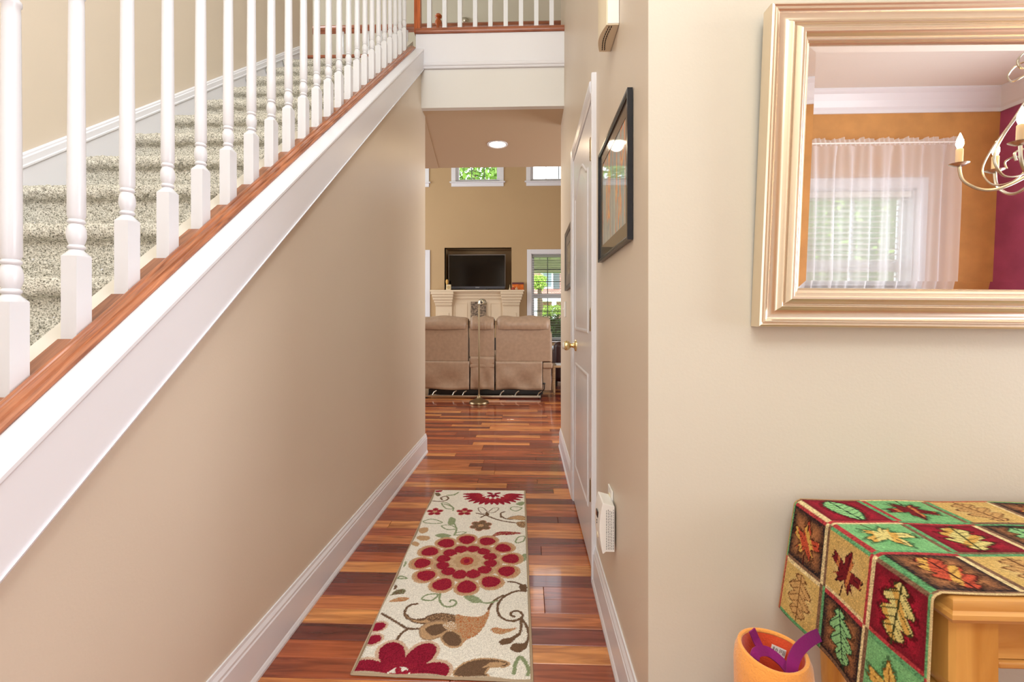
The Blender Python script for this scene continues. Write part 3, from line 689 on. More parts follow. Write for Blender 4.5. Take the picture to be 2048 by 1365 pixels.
# brown lily
blob([(440, 905), (470, 935), (560, 945), (600, 915), (680, 900), (780, 920), (770, 972), (690, 955), (590, 960), (500, 950)], TAN, BRN, .006)
blob([(580, 930), (640, 905), (720, 900), (780, 925), (775, 970), (700, 945), (620, 950)], BRN, c2=TAN)
blob([(780, 905), (850, 915), (950, 915), (1008, 872), (990, 950), (930, 1035), (860, 1070), (800, 1112), (760, 1060), (780, 980)], TAN, c2=ORG, mix=.3)
blob([(545, 1000), (590, 965), (680, 950), (745, 985), (730, 1020), (640, 1060), (590, 1070), (550, 1050)], TAN, L3((170, 140, 112)), .006)
blob([(575, 1005), (620, 975), (690, 968), (735, 1000), (660, 1040), (610, 1040)], BRN)
blob([(690, 1060), (730, 1015), (790, 1035), (820, 1080), (790, 1115), (730, 1108)], BRN, TAN, .008)
blob([(690, 975), (740, 950), (785, 965), (780, 1005), (735, 1010)], TAN, c2=CRM)
# bottom curl
blob([(775, 1310), (800, 1262), (870, 1222), (960, 1205), (1060, 1210), (1130, 1230), (1110, 1250), (1010, 1255), (975, 1300), (990, 1315), (900, 1322)], BRN, TAN, .006)
blob([(960, 1262), (1020, 1225), (1120, 1228), (1080, 1250), (1000, 1256)], TAN)
# central layered bloom
cx, cy = fl(855, 543)
def ring(n, rc, a, b, c, a0, c2=None, egg=0, cx=cx, cy=cy, jit=0):
    for k in range(n):
        t = a0 + 2 * PI * k / n; paint(ell(cx + rc * math.cos(t), cy + rc * math.sin(t), t, a * (1 + jit * math.sin(5 * k)), b, egg), c, c2)
ring(12, .200, .058, .053, L3((208, 172, 138)), .13, L3((186, 146, 108)), .15)
ring(12, .198, .048, .047, TAN, .13, L3((210, 120, 90)), .15)
ring(12, .196, .040, .039, CRIM, .13, CRM2, .2, jit=.1)
ring(12, .115, .048, .040, L3((206, 170, 136)), .38)
ring(12, .113, .038, .033, L3((186, 150, 116)), .38)
ring(12, .108, .032, .030, CRIM, .38, CRM2, .2, jit=.1)
paint(np.hypot(QX - cx, QY - cy) < .074, L3((190, 156, 120)))
ring(8, .052, .030, .026, L3((210, 180, 146)), .2)
ring(8, .040, .022, .020, L3((198, 164, 128)), .2)
paint(ell(cx, cy, 0, .030, .034), CRM2, ORG); paint(ell(cx, cy, 0, .014, .018), CRIM)
# large half bloom at the near edge
bx, by = fl(392, 1315)
for t, a, b in ((.20, .068, .037), (1.05, .070, .040), (2.05, .068, .040), (2.92, .074, .037)):
    ox, oy = bx + .088 * math.cos(t), by + .088 * math.sin(t)
    paint(ell(ox, oy, t, a + .011, b + .011, .2), L3((214, 184, 160))); 
for t, a, b in ((.20, .068, .037), (1.05, .070, .040), (2.05, .068, .040), (2.92, .074, .037)):
    ox, oy = bx + .088 * math.cos(t), by + .088 * math.sin(t)
    m_ = ell(ox, oy, t, a, b, .2); paint(m_, CRIM, L3((120, 20, 40))); paint(m_ & (np.hypot(QX - bx, QY - by) < .060) & (wsp < .12), CRM2)
paint(np.hypot(QX - bx, QY - by) < .036, CRM); ring(5, .02, .018, .010, CRIM, .6, CRM2, cx=bx, cy=by)
for q in ((255, 985), (225, 1072)):
    x_, y_ = fl(*q); paint(ell(x_, y_, .5, .036, .030), L3((214, 184, 160))); paint(ell(x_, y_, .5, .027, .022), CRIM)
# spiky bloom at the far edge
tx, ty = fl(1035, 96)
for k in range(15):
    t = PI + PI * k / 14 * 1.0; r_ = .092 + .040 * abs(math.cos(t)); paint(ell(tx + r_ * math.cos(t), ty + r_ * math.sin(t), t, .060, .019, -.3), CRIM, CRM2)
for k in range(12):
    t = PI + PI * (k + .5) / 12; paint(ell(tx + .075 * math.cos(t), ty + .062 * math.sin(t), t, .044, .016, -.3), CRM2, CRIM)
for k in range(8):
    t = PI + PI * k / 7; paint(ell(tx + .045 * math.cos(t), ty + .045 * math.sin(t), t, .030, .012, -.3), CRM)
for t in (PI * 1.5, PI * 1.25, PI * 1.75, PI * .2, PI * .8): paint(ell(tx + .028 * math.cos(t), ty + .028 * math.sin(t), t, .024, .012), CRIM)
# small blooms
for q, c1, c2, n, s_ in (((640, 212), CRIM, CRM2, 5, 1), ((840, 212), CRIM, CRM2, 5, 1), ((950, 305), BRN, L3((150, 124, 100)), 6, 1.25)):
    x_, y_ = fl(*q)
    for k in range(n):
        t = .4 + 2 * PI * k / n; paint(ell(x_ + .028 * s_ * math.cos(t), y_ + .030 * s_ * math.sin(t), t, .021 * s_, .018 * s_), L3((206, 150, 130)))
    for k in range(n):
        t = .4 + 2 * PI * k / n; paint(ell(x_ + .028 * s_ * math.cos(t), y_ + .030 * s_ * math.sin(t), t, .018 * s_, .0145 * s_), c1, c2)
    paint(np.hypot(QX - x_, QY - y_) < .012 * s_, TAN)
edge = np.minimum(np.minimum(uu, 1 - uu) * .56, np.minimum(vv, 1 - vv) * 1.5)
col[edge < .006] = L3((190, 172, 148))
col *= (1 + rng.normal(0, .07, RX.shape))[..., None]; col = np.clip(col, 0, 1)
def grid_object(name, P, colarr, mat, parent=None, loc=(0, 0, 0), smooth=True, quadmask=None):
    n, m = P.shape[:2]; me = bpy.data.meshes.new(name); idx = np.arange(n * m).reshape(n, m)
    F = np.stack([idx[:-1, :-1], idx[:-1, 1:], idx[1:, 1:], idx[1:, :-1]], -1).reshape(-1, 4)
    me.vertices.add(n * m); me.vertices.foreach_set('co', (P - np.array(loc)).reshape(-1))
    me.loops.add(F.size); me.loops.foreach_set('vertex_index', F.reshape(-1).astype(np.int32))
    me.polygons.add(len(F)); me.polygons.foreach_set('loop_start', np.arange(0, F.size, 4, dtype=np.int32)); me.update(calc_edges=True)
    me.polygons.foreach_set('use_smooth', np.full(len(F), smooth)); me.materials.append(mat)
    if colarr is not None:
        ca = me.color_attributes.new('Col', 'FLOAT_COLOR', 'POINT'); A = np.ones((n * m, 4)); A[:, :3] = colarr.reshape(-1, 3); ca.data.foreach_set('color', A.reshape(-1))
    o = bpy.data.objects.new(name, me); C.objects.link(o)
    if parent: o.parent = parent
    else: o.location = loc
    return o
m_rug = vcol('rug_pile', bscale=420, bump=.8)
rug = empty('runner_rug', (-.28, 2.1, 0), 'cream runner rug with crimson flowers, brown scrolls and green leaves on the hall floor', 'rug')
RZ = .0085 + rng.normal(0, .0005, RX.shape); RZ -= .006 * np.clip(1 - edge / .006, 0, 1)
grid_object('rug_pile', np.stack([RX, RY, RZ], -1), col, m_rug, rug, (-.28, 2.1, 0))
bt = []
for i in range(40): bt.append(RC[0] * (1 - i / 40) + RC[1] * i / 40)
for i in range(60): bt.append(RC[1] * (1 - i / 60) + RC[2] * i / 60)
for i in range(40): bt.append(RC[2] * (1 - i / 40) + RC[3] * i / 40)
for i in range(61): bt.append(RC[3] * (1 - i / 60) + RC[0] * i / 60)
MB().tube([(p[0], p[1], .0042) for p in bt], .0040, seg=6).build('binding', pbr('rug_binding', (176, 156, 130), .9), rug, smooth=True)

# ================================================================== MIRROR
TD = R(1.3)
def mpos(a, b, h):
    return (.522 + a + .030 * b, 1.057 - math.sin(TD) * b - math.cos(TD) * h, 1.081 + math.cos(TD) * b - math.sin(TD) * h - .010 * a)
MW, MH = 1.0, .722
mir = empty('wall_mirror', mpos(MW / 2, 0, 0), 'large gold framed mirror hanging over the console table', 'mirror')
FP = [(0, -.026), (0, .006), (.0015, .010), (.005, .012), (.008, .0095), (.010, .0095), (.0118, .0112), (.014, .0108), (.016, .0085), (.020, .0060), (.027, .0048), (.034, .0060), (.040, .0095), (.0435, .0150), (.0465, .0172), (.0485, .0160), (.050, .0125), (.0525, .0125), (.055, .0165), (.059, .0215), (.0635, .0240), (.068, .0232), (.072, .0200), (.0750, .0145), (.0765, .0115), (.078, .0112), (.084, .0070), (.0850, .0035), (.0860, .0035), (.0875, .0045), (.0885, .0015), (.0885, -.006)]
fr = MB().sweep_rect(FP, mpos, MW, MH); fo = fr.build('mirror_frame', m_gold, mir, smooth=True, ang=32)
MB().add([mpos(.01, .01, -.022), mpos(MW - .01, .01, -.022), mpos(MW - .01, MH - .01, -.022), mpos(.01, MH - .01, -.022), mpos(.01, .01, -.010), mpos(MW - .01, .01, -.010), mpos(MW - .01, MH - .01, -.010), mpos(.01, MH - .01, -.010)],
         [(0, 3, 2, 1), (4, 5, 6, 7), (0, 1, 5, 4), (1, 2, 6, 5), (2, 3, 7, 6), (3, 0, 4, 7)]).build('backing_board', m_darkslot, mir)
e0, bw = .082, .024
gl = MB(); o_ = [mpos(e0, e0, -.0016), mpos(MW - e0, e0, -.0016), mpos(MW - e0, MH - e0, -.0016), mpos(e0, MH - e0, -.0016)]
e1 = e0 + bw; i_ = [mpos(e1, e1, 0.0006), mpos(MW - e1, e1, .0006), mpos(MW - e1, MH - e1, .0006), mpos(e1, MH - e1, .0006)]
gl.add(o_ + i_, [(4, 5, 6, 7), (0, 1, 5, 4), (1, 2, 6, 5), (2, 3, 7, 6), (3, 0, 4, 7)])
gl.build('mirror_glass', m_mirror, mir)

# ================================================================== CONSOLE TABLE + RUNNER CLOTH
TX0, TX1, TY0, TY1, TZ = .613, 1.70, .678, 1.052, .690
tb = empty('console_table', ((TX0 + TX1) / 2, (TY0 + TY1) / 2, 0), 'honey pine console table with moulded top and turned legs under the mirror', 'table')
tp = [(0, 0), (.004, .0), (.010, .004), (.013, .010), (.013, .012), (.009, .0125), (.006, .016), (.0045, .022), (.001, .0235), (.0, .027)]
top = MB(); TH = .034
def tpos(a, b, h): return (TX0 + a, TY0 + b, TZ + h)
tprof = [(.03, -TH), (.010, -TH), (.003, -TH + .002), (0, -TH + .008), (.001, -TH + .014), (.005, -TH + .0165), (.0065, -TH + .0175), (.007, -.008), (.009, -.003), (.014, -.0005), (.03, 0)]
top.sweep_rect(tprof, tpos, TX1 - TX0, TY1 - TY0)
n_ = len(tprof); top.f.append(tuple((q * n_ + n_ - 1) for q in range(4))); top.f.append(tuple(q * n_ for q in range(4)))
top.build('table_top', m_table, tb, smooth=True, ang=35)
LEGW = .072
def leg(x, y):
    mb = MB(); h = LEGW / 2
    mb.prism([(x - h + .006, y - h), (x + h - .006, y - h), (x + h, y - h + .006), (x + h, y + h - .006), (x + h - .006, y + h), (x - h + .006, y + h), (x - h, y + h - .006), (x - h, y - h + .006)], 'Z', .560, TZ - TH)
    # rounded shoulder
    n = 24; prof = [(.560, h, 1), (.552, h * .99, .8), (.545, h * .93, .45), (.541, h * .85, .1)]
    rings = []
    for z, r, sq in prof:
        ring_ = []
        for k in range(n):
            a = 2 * PI * k / n; ca, sa = math.cos(a), math.sin(a); q = r * ((1 - sq) + sq / max(abs(ca), abs(sa))); ring_.append((x + ca * q, y + sa * q, z))
        rings.append(ring_)
    b0 = len(mb.v)
    for r_ in rings: mb.v += r_
    for i in range(3):
        for k in range(n): mb.f.append((b0 + i * n + k, b0 + i * n + (k + 1) % n, b0 + (i + 1) * n + (k + 1) % n, b0 + (i + 1) * n + k))
    pr = [(.030, .541), (.028, .538), (.033, .534), (.037, .526), (.037, .520), (.033, .512), (.025, .508), (.022, .502), (.024, .497), (.0225, .490), (.024, .47), (.027, .44), (.0265, .40), (.023, .30), (.0185, .16), (.017, .11), (.022, .105), (.022, .098), (.016, .094), (.019, .085), (.025, .07), (.025, .05), (.018, .035), (.016, .03), (.022, .024), (.023, .012), (.018, 0)]
    mb.lathe(pr, (x, y, 0), seg=24)
    return mb.build('leg', m_tablez, tb, smooth=True, ang=40)
lx0, lx1, ly0, ly1 = TX0 + .012 + LEGW / 2, TX1 - .05, TY0 + .014 + LEGW / 2, TY1 - .012 - LEGW / 2
for x in (lx0, lx1):
    for y in (ly0, ly1): leg(x, y)
a0_, a1_ = lx0 + LEGW / 2, lx1 - LEGW / 2
MB().box(a0_, a1_, ly0 - LEGW / 2 + .014, ly0 - LEGW / 2 + .034, .590, TZ - TH).build('front_apron', m_table, tb)
MB().box(a0_ + .003, a1_, ly0 - LEGW / 2 + .008, ly0 - LEGW / 2 + .034, .578, .588).build('apron_bead', m_table, tb, bevel=.003)
MB().box(a0_, a1_, ly1 + LEGW / 2 - .03, ly1 + LEGW / 2 - .01, .590, TZ - TH).build('back_apron', m_table, tb)
for x in (lx0, lx1): MB().box(x - .010, x + .010, ly0 + LEGW / 2, ly1 - LEGW / 2, .590, TZ - TH).build('side_apron', m_table, tb)

# cloth: woven grid; s runs from the left hem up over the edge and along the top, t from back to front
CYB, CYF = 1.043, .693
S_H, S_L = .250, .250 + (TX1 - TX0) + .24
NS, NT = 700, 170
s1 = np.linspace(0, S_L, NS); t1 = np.linspace(0, 1, NT)
T_, S_ = np.meshgrid(t1, s1)
CW = .125; CT = (CYB - CYF) / 3
Sx = np.where(S_ < .25, S_ / .125, 2 + (S_ - .25) / .137); Ty = T_ * 3
ci = np.floor(Sx).astype(int); cj = np.clip(np.floor(Ty).astype(int), 0, 2)
fu = Sx - ci; fv = np.clip(Ty - cj, 0, .9999)
G, GD, CR_, GO, BR, DK, CM, MA = (L3(c) for c in ((108, 168, 112), (44, 110, 62), (168, 30, 52), (206, 172, 104), (158, 104, 66), (34, 28, 34), (236, 218, 160), (116, 26, 40)))
cells = {}   # (i,j): background, edge shade, leaf colour, leaf kind, stripe colours
BASE = {(0, 0): ('go', 'tan', 'oak'), (0, 1): ('br', 'green', 'oak'), (0, 2): ('gr', 'gold', 'maple'), (1, 0): ('br', 'redgold', 'maple'), (1, 1): ('go', 'maroon', 'maple'), (1, 2): ('cr', 'cream', 'oak'),
        (2, 0): ('cr', 'green', 'birch'), (2, 1): ('gr', 'cream', 'maple'), (2, 2): ('br', 'redgold', 'oak'), (3, 0): ('gr', 'maroon', 'maple'), (3, 1): ('cr', 'cream', 'oak'), (3, 2): ('go', 'tan', 'oak'),
        (4, 0): ('go', 'tan', 'oak'), (4, 1): ('br', 'green', 'oak'), (4, 2): ('gr', 'gold', 'maple'), (5, 0): ('br', 'redgold', 'maple'), (5, 1): ('go', 'maroon', 'maple'), (5, 2): ('cr', 'cream', 'birch')}
BGC = {'go': (GO, L3((226, 204, 150))), 'br': (L3((176, 118, 76)), DK), 'gr': (L3((122, 182, 122)), L3((72, 150, 84))), 'cr': (CR_, MA)}
LFC = {'tan': (L3((208, 164, 104)), L3((110, 70, 40))), 'green': (L3((150, 206, 140)), L3((30, 56, 40))), 'gold': (L3((226, 188, 96)), L3((120, 76, 30))), 'maroon': (L3((120, 28, 36)), L3((50, 12, 20))),
       'cream': (L3((226, 212, 136)), L3((60, 60, 30))), 'redgold': (L3((200, 84, 58)), L3((70, 24, 20)))}
STR = [L3((100, 160, 108)), L3((176, 62, 66)), L3((226, 204, 154)), L3((128, 96, 74))]
cc = np.zeros(S_.shape + (3,)); nz1 = rng.random(S_.shape); nz2 = rng.normal(0, 1, S_.shape)
du = np.minimum(fu, 1 - fu); dv = np.minimum(fv, 1 - fv)
for i in range(int(Sx.max()) + 1):
    for j in range(3):
        m_ = (ci == i) & (cj == j)
        if not m_.any(): continue
        bgk, lk, kind = BASE[(i, j)] if i < 6 else BASE[((i * 5 + j) % 6, (i + 2 * j) % 3)]
        b1, b2 = BGC[bgk]; l1, l2 = LFC[lk]; u, v = fu[m_], fv[m_]; n1 = nz1[m_]; n2 = nz2[m_] * .02
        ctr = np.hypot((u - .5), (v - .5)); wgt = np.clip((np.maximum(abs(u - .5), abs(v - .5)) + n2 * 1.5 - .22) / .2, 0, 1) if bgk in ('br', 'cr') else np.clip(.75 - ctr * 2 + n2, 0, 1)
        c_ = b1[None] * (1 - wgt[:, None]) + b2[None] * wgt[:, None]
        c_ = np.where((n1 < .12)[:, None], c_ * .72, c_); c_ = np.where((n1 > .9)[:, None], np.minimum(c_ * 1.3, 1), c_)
        # leaf: tip to stem along +p; on the hang the leaf points up
        ang = .25 * math.sin(i * 3 + j * 5); p = (u - .5) * math.cos(ang) + (v - .5) * math.sin(ang); q = -(u - .5) * math.sin(ang) + (v - .5) * math.cos(ang)
        if i >= 2: p, q = q, p
        p = p / .39; q = q / .39
        if kind == 'oak': half = .74 * np.clip(1 - p * p, 0, 1) ** .6 * (.42 + .58 * np.abs(np.cos(p * 5.6 + np.abs(q) * 1.6 + .5)) ** .8); 
        elif kind == 'birch': half = .58 * np.sqrt(np.clip(1 - p * p, 0, 1)) * (1 - .25 * p) * (.9 + .1 * np.abs(np.sin(p * 22)))
        if kind == 'maple':
            th = np.arctan2(q, p + .15); rr_ = np.hypot(q, p + .15); lim = (.42 + .62 * np.abs(np.cos(2.5 * th)) ** 1.6) * (.93 + .09 * np.cos(17 * th)) * np.where(np.cos(th) < -.6, .7, 1.0); dd = lim - rr_
            vein = (np.abs(np.sin(2.5 * th)) < .10 + .0 * rr_) & (np.cos(2.5 * th) ** 2 > .5) & (rr_ < lim * .8)
        else:
            dd = half - np.abs(q); vein = (np.abs(q) < .035) | ((np.abs(((p * 3.4 + np.abs(q) * 2.2) % 1) - .5) < .07) & (dd > .06)); vein &= (dd > .02)
        dd = dd + n2
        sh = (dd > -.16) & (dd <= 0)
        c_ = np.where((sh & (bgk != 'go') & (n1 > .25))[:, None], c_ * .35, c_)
        lc = np.where((n1 < .35)[:, None], l1[None] * .78, l1[None])
        if lk in ('redgold', 'gold', 'cream'): lc = np.where((np.sin(p * 5 + q * 7) > .45)[:, None], L3((214, 168, 84))[None], lc)
        if lk == 'maroon': lc = np.where((np.sin(q * 9) > .75)[:, None], L3((196, 120, 70))[None], lc)
        c_ = np.where((dd > 0)[:, None], lc, c_)
        c_ = np.where(((dd > 0) & (dd < .07) | (vein & (dd > 0)))[:, None], l2[None], c_)
        c_ = np.where(((np.abs(q) < .03) & (p > -1.25) & (p < -.6))[:, None], l2[None], c_)
        # stripes on the four sides of the cell
        e = .062
        h_ = (i * 7 + j * 3) % 4
        for msk, si in ((u < e, h_), (u > 1 - e, (h_ + 2) % 4), (v < e, (h_ + 1) % 4), (v > 1 - e, (h_ + 3) % 4)):
            c_ = np.where(msk[:, None], np.where((n1 < .22)[:, None], STR[si][None] * .6, np.where((n1 > .8)[:, None], np.minimum(STR[si] * 1.35, 1)[None], STR[si][None])), c_)
        cc[m_] = c_
cc[(T_ > .993)] = L3((214, 190, 140)); cc[T_ < .007] = L3((200, 160, 110))
cc = np.clip(cc * (1 + .06 * nz2)[..., None], 0, 1)
# geometry of the cloth
PX = np.empty_like(S_); PZ = np.empty_like(S_); PY = CYB + (CYF - CYB) * T_
rad = .012; zt = TZ + .0025; topx = TX0 + .0
arc = rad * PI / 2; s_edge = S_H
hang = S_ < s_edge - arc / 2; bend = (~hang) & (S_ < s_edge + arc / 2); flat = ~(hang | bend)
tt = np.clip((S_ - (s_edge - arc / 2)) / arc, 0, 1) * PI / 2
xs0 = .5995
PX = np.where(hang, xs0, np.where(bend, xs0 + rad - rad * np.cos(tt), xs0 + rad + (S_ - s_edge - arc / 2)))
PZ = np.where(hang, zt - rad - (s_edge - arc / 2 - S_), np.where(bend, zt - rad + rad * np.sin(tt), zt))
depth = np.clip((s_edge - S_) / s_edge, 0, 1)
PX = PX - .014 * depth - np.where(hang | bend, .006 * depth * (1 + np.sin(T_ * 9 + 1)), 0)
PY = PY + .012 * depth * (.6 - T_) * 1.2 + .01 * depth * (1 - T_)
# far end drops over the right edge of the table
over = np.clip(PX - (TX1 + .004), 0, None); PZ = PZ - over; PX = np.minimum(PX, TX1 + .004)
wav = .0009 * (1 + np.sin(S_ * 31 + T_ * 7)) * flat * (PX < TX1)
PZ = PZ + wav
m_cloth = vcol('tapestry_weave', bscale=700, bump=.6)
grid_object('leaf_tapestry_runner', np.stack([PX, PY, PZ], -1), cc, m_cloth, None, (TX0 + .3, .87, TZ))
cl = bpy.data.objects['leaf_tapestry_runner']; sm = cl.modifiers.new('solid', 'SOLIDIFY'); sm.thickness = .0018; sm.offset = 0
tag(cl, 'autumn leaf patchwork tapestry runner draped over the console table', 'table runner')

# ================================================================== FELT BASKET on a low stool
bc = Vector((.476, .90, .40)); stool = empty('low_stool', (bc.x, bc.y, 0), 'small wooden stool beneath the orange basket, below the frame', 'stool')
MB().lathe([(.02, .222), (.088, .222), (.092, .228), (.092, .238), (.086, .243), (.02, .243)], (bc.x, bc.y, 0), seg=24).build('seat', m_table, stool, smooth=True)
for k in range(3):
    a = 2 * PI * k / 3 + .5; MB().tube([(bc.x + .055 * math.cos(a), bc.y + .055 * math.sin(a), .225), (bc.x + .078 * math.cos(a), bc.y + .078 * math.sin(a), 0)], [.012, .009], seg=10).build('leg', m_tablez, stool, smooth=True)
m_felt = pbr('orange_felt', (250, 168, 78), .95, bump=.9, bscale=260, var=.06, vscale=20, sheen=.4)
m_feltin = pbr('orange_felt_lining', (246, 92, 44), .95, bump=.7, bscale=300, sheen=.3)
m_purple = pbr('purple_velvet', (136, 8, 106), .85, bump=.4, bscale=260, sheen=.1)
bk = empty('felt_basket', (bc.x, bc.y, .243), 'soft orange felt basket with purple velvet handles beside the console table', 'basket')
rimc = Vector((.476, .90, .4535)); nrm = Vector((.02, -.03, 1)).normalized(); ux = nrm.cross(Vector((0, 1, 0))).normalized(); uy = nrm.cross(ux)
if ux.x < 0: ux, uy = -ux, -uy
def rimpt(a, r, dz=0): return rimc + ux * (r * math.cos(a)) + uy * (r * math.sin(a)) + nrm * dz
NA = 40; rows = []
RIM = .0580
for f in (0, .15, .35, .6, .85, .94, .98, 1.0):
    row = []
    for k in range(NA + 1):
        a = 2 * PI * k / NA; lo = Vector((bc.x + .054 * math.cos(a), bc.y + .054 * math.sin(a), .245)); hi = rimpt(a, RIM * (1 + .02 * math.sin(3 * a + 1)))
        hi = Vector((hi.x, hi.y, hi.z)); 
        # match angles: lower ring uses the same frame axes projected
        lo = Vector((bc.x, bc.y, .245)) + Vector((ux.x, ux.y, 0)).normalized() * .054 * math.cos(a) + Vector((uy.x, uy.y, 0)).normalized() * .054 * math.sin(a)
        p = lo.lerp(hi, f); bul = .008 * math.sin(f * PI) ; d_ = (p - Vector((bc.x, bc.y, p.z))).normalized(); row.append(p + d_ * (bul + (.0035 if .8 < f < .97 else 0)))
    rows.append(row)
ob = MB().grid(rows).build('basket_body', m_felt, bk, smooth=True, ang=80); sdf = ob.modifiers.new('solid', 'SOLIDIFY'); sdf.thickness = .004; sdf.offset = 1
rows = []
for f in (1.0, .97, .8, .5, .2, .02):
    row = []
    for k in range(NA + 1):
        a = 2 * PI * k / NA
        lo = Vector((bc.x, bc.y, .25)) + Vector((ux.x, ux.y, 0)).normalized() * .050 * math.cos(a) + Vector((uy.x, uy.y, 0)).normalized() * .050 * math.sin(a)
        hi = rimpt(a, RIM - .003, -.001); row.append(lo.lerp(hi, f))
    rows.append(row)
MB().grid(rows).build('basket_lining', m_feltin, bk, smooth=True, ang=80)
MB().lathe([(.001, 0), (.058, 0), (.058, .004), (.001, .004)], (bc.x, bc.y, .2435), seg=24).build('basket_base', m_felt, bk)
rt = [rimpt(2 * PI * k / 40, RIM * (1 + .02 * math.sin(3 * 2 * PI * k / 40 + 1)), .000) for k in range(41)]
MB().tube(rt, .0042, seg=8).build('rolled_rim', m_felt, bk, smooth=True)
def strap(pts, w_, name='handle'):
    P = smooth_curve(pts, n=7); mb = MB(); vs = []; n = len(P)
    for i in range(n):
        p = Vector(P[i]); t = Vector(P[min(i + 1, n - 1)]) - Vector(P[max(i - 1, 0)]); t.normalize()
        side = t.cross(Vector((.15, -.75, .64))).normalized(); nn = side.cross(t).normalized()
        vs.append([p + side * w_ + nn * .0015, p - side * w_ + nn * .0015, p - side * w_ - nn * .0015, p + side * w_ - nn * .0015])
    v = [q for r_ in vs for q in r_]; f = []
    for i in range(n - 1):
        for k in range(4): f.append((i * 4 + k, i * 4 + (k + 1) % 4, (i + 1) * 4 + (k + 1) % 4, (i + 1) * 4 + k))
    f += [(0, 1, 2, 3), tuple((n - 1) * 4 + k for k in range(4))]
    mb.add(v, f); return mb.build(name, m_purple, bk, smooth=True, ang=60)
A_ = lambda px, py, Y: tuple(atY(px, py, Y))
strap([A_(1504, 1261, .938), A_(1512, 1280, .935), A_(1520, 1296, .925), A_(1527, 1308, .915)], .0080, 'handle_tab')
strap([A_(1509, 1318, .885), A_(1514, 1305, .892), A_(1535, 1304, .900), A_(1560, 1322, .89), A_(1576, 1342, .875), A_(1584, 1352, .862)], .0085)
strap([A_(1583, 1351, .858), A_(1586, 1325, .868), A_(1598, 1300, .890), A_(1620, 1280, .915), A_(1645, 1268, .94)], .0105)
tg = MB().add([A_(1544, 1289, .936), A_(1573, 1302, .930), A_(1569, 1318, .928), A_(1541, 1302, .934)], [(0, 1, 2, 3)]); to = tg.build('care_tag', m_white, bk); sdf = to.modifiers.new('s', 'SOLIDIFY'); sdf.thickness = .0008
def onquad(Q, u, v, lift=.0012):
    a, b, c, d = [Vector(q) for q in Q]; p = (a * (1 - u) + b * u) * (1 - v) + (d * (1 - u) + c * u) * v; n = (b - a).cross(d - a).normalized()
    if n.y > 0: n = -n
    return p + n * lift
Q = [A_(1544, 1289, .936), A_(1573, 1302, .930), A_(1569, 1318, .928), A_(1541, 1302, .934)]
mk = MB()
mk.tube([onquad(Q, .36 + .07 * math.cos(a), .48 + .17 * math.sin(a)) for a in np.linspace(0, 2 * PI, 17)], .00035, seg=5)
for v in (.25, .4, .55, .7): mk.tube([onquad(Q, .10, v), onquad(Q, .20, v)], .0004, seg=4)
for u, n in ((.55, 4), (.66, 3), (.78, 5), (.88, 5)):
    for q in range(n): mk.tube([onquad(Q, u, .2 + .13 * q), onquad(Q, u + .07, .2 + .13 * q)], .0004, seg=4)
mk.build('care_symbols', m_darkslot, to)

# ================================================================== RIGHT WALL ITEMS
# large framed picture
def picture(name, label, cat, y0, y1, z0, z1, depth, fw, matw, mf, mm, ma, bev=.0015):
    t = empty(name, (XR, (y0 + y1) / 2, z0), label, cat)
    X = XR - .0008; xf = XR - depth
    def pos(a, b, h): return (XR - .001 - h, y0 + a, z0 + b)
    W, H = y1 - y0, z1 - z0
    MB().sweep_rect([(0, .001), (0, depth), (fw * .55, depth), (fw * .7, depth - .0015), (fw, depth - .004), (fw, depth - .009)], pos, W, H).build('frame', mf, t, smooth=True, ang=30)
    MB().box(XR - .004, XR - .001, y0 + .005, y1 - .005, z0 + .005, z1 - .005).build('backing', m_darkslot, t)
    d = depth - .0075
    def pos2(a, b, h): return (XR - .001 - h, y0 + a, z0 + b)
    MB().sweep_rect([(fw - .002, d), (fw + matw, d), (fw + matw, d - .0015)], pos2, W, H).build('mat_board', mm, t)
    iw = fw + matw - .002
    art = MB().box(XR - .001 - (d - .0015), XR - .001 - (d - .004), y0 + iw, y1 - iw, z0 + iw, z1 - iw).build('artwork', ma, t)
    return t
def artmat():
    m, nt, N, L, p = newmat('abstract_streaks')
    tc = N.new('ShaderNodeTexCoord'); mp = N.new('ShaderNodeMapping'); L.new(tc.outputs['Object'], mp.inputs[0]); mp.inputs['Scale'].default_value = (1, 15, 2.2)
    n = N.new('ShaderNodeTexNoise'); n.inputs['Scale'].default_value = 1.4; n.inputs['Detail'].default_value = 3; n.inputs['Distortion'].default_value = 1.2; L.new(mp.outputs[0], n.inputs['Vector'])
    r = N.new('ShaderNodeValToRGB'); L.new(n.outputs['Fac'], r.inputs[0]); e = r.color_ramp.elements
    e[0].position = .30; e[0].color = (*lin((150, 172, 176)), 1); e[1].position = .80; e[1].color = (*lin((186, 196, 188)), 1)
    for pp, c in ((.40, (190, 200, 196)), (.50, (150, 170, 178)), (.555, (180, 186, 176)), (.575, (238, 150, 104)), (.61, (240, 206, 148)), (.64, (232, 120, 86)), (.68, (176, 184, 176))):
        x = e.new(pp); x.color = (*lin(c), 1)
    n2 = N.new('ShaderNodeTexNoise'); n2.inputs['Scale'].default_value = 90; L.new(tc.outputs['Object'], n2.inputs['Vector'])
    mx = N.new('ShaderNodeMix'); mx.data_type = 'RGBA'; mx.blend_type = 'OVERLAY'; mx.inputs['Factor'].default_value = .12; L.new(r.outputs[0], mx.inputs[6]); L.new(n2.outputs['Fac'], mx.inputs[7])
    L.new(mx.outputs[2], p.inputs['Base Color']); p.inputs['Roughness'].default_value = .6; p.inputs['Coat Weight'].default_value = 1; p.inputs['Coat Roughness'].default_value = .03; p.inputs['Coat IOR'].default_value = 1.35; return m
picture('framed_picture', 'large black framed abstract picture of orange and grey streaks on the right hall wall', 'picture', 1.234, 1.748, 1.312, 1.722, .0155, .014, .042, m_frame, m_mat_dark, artmat())
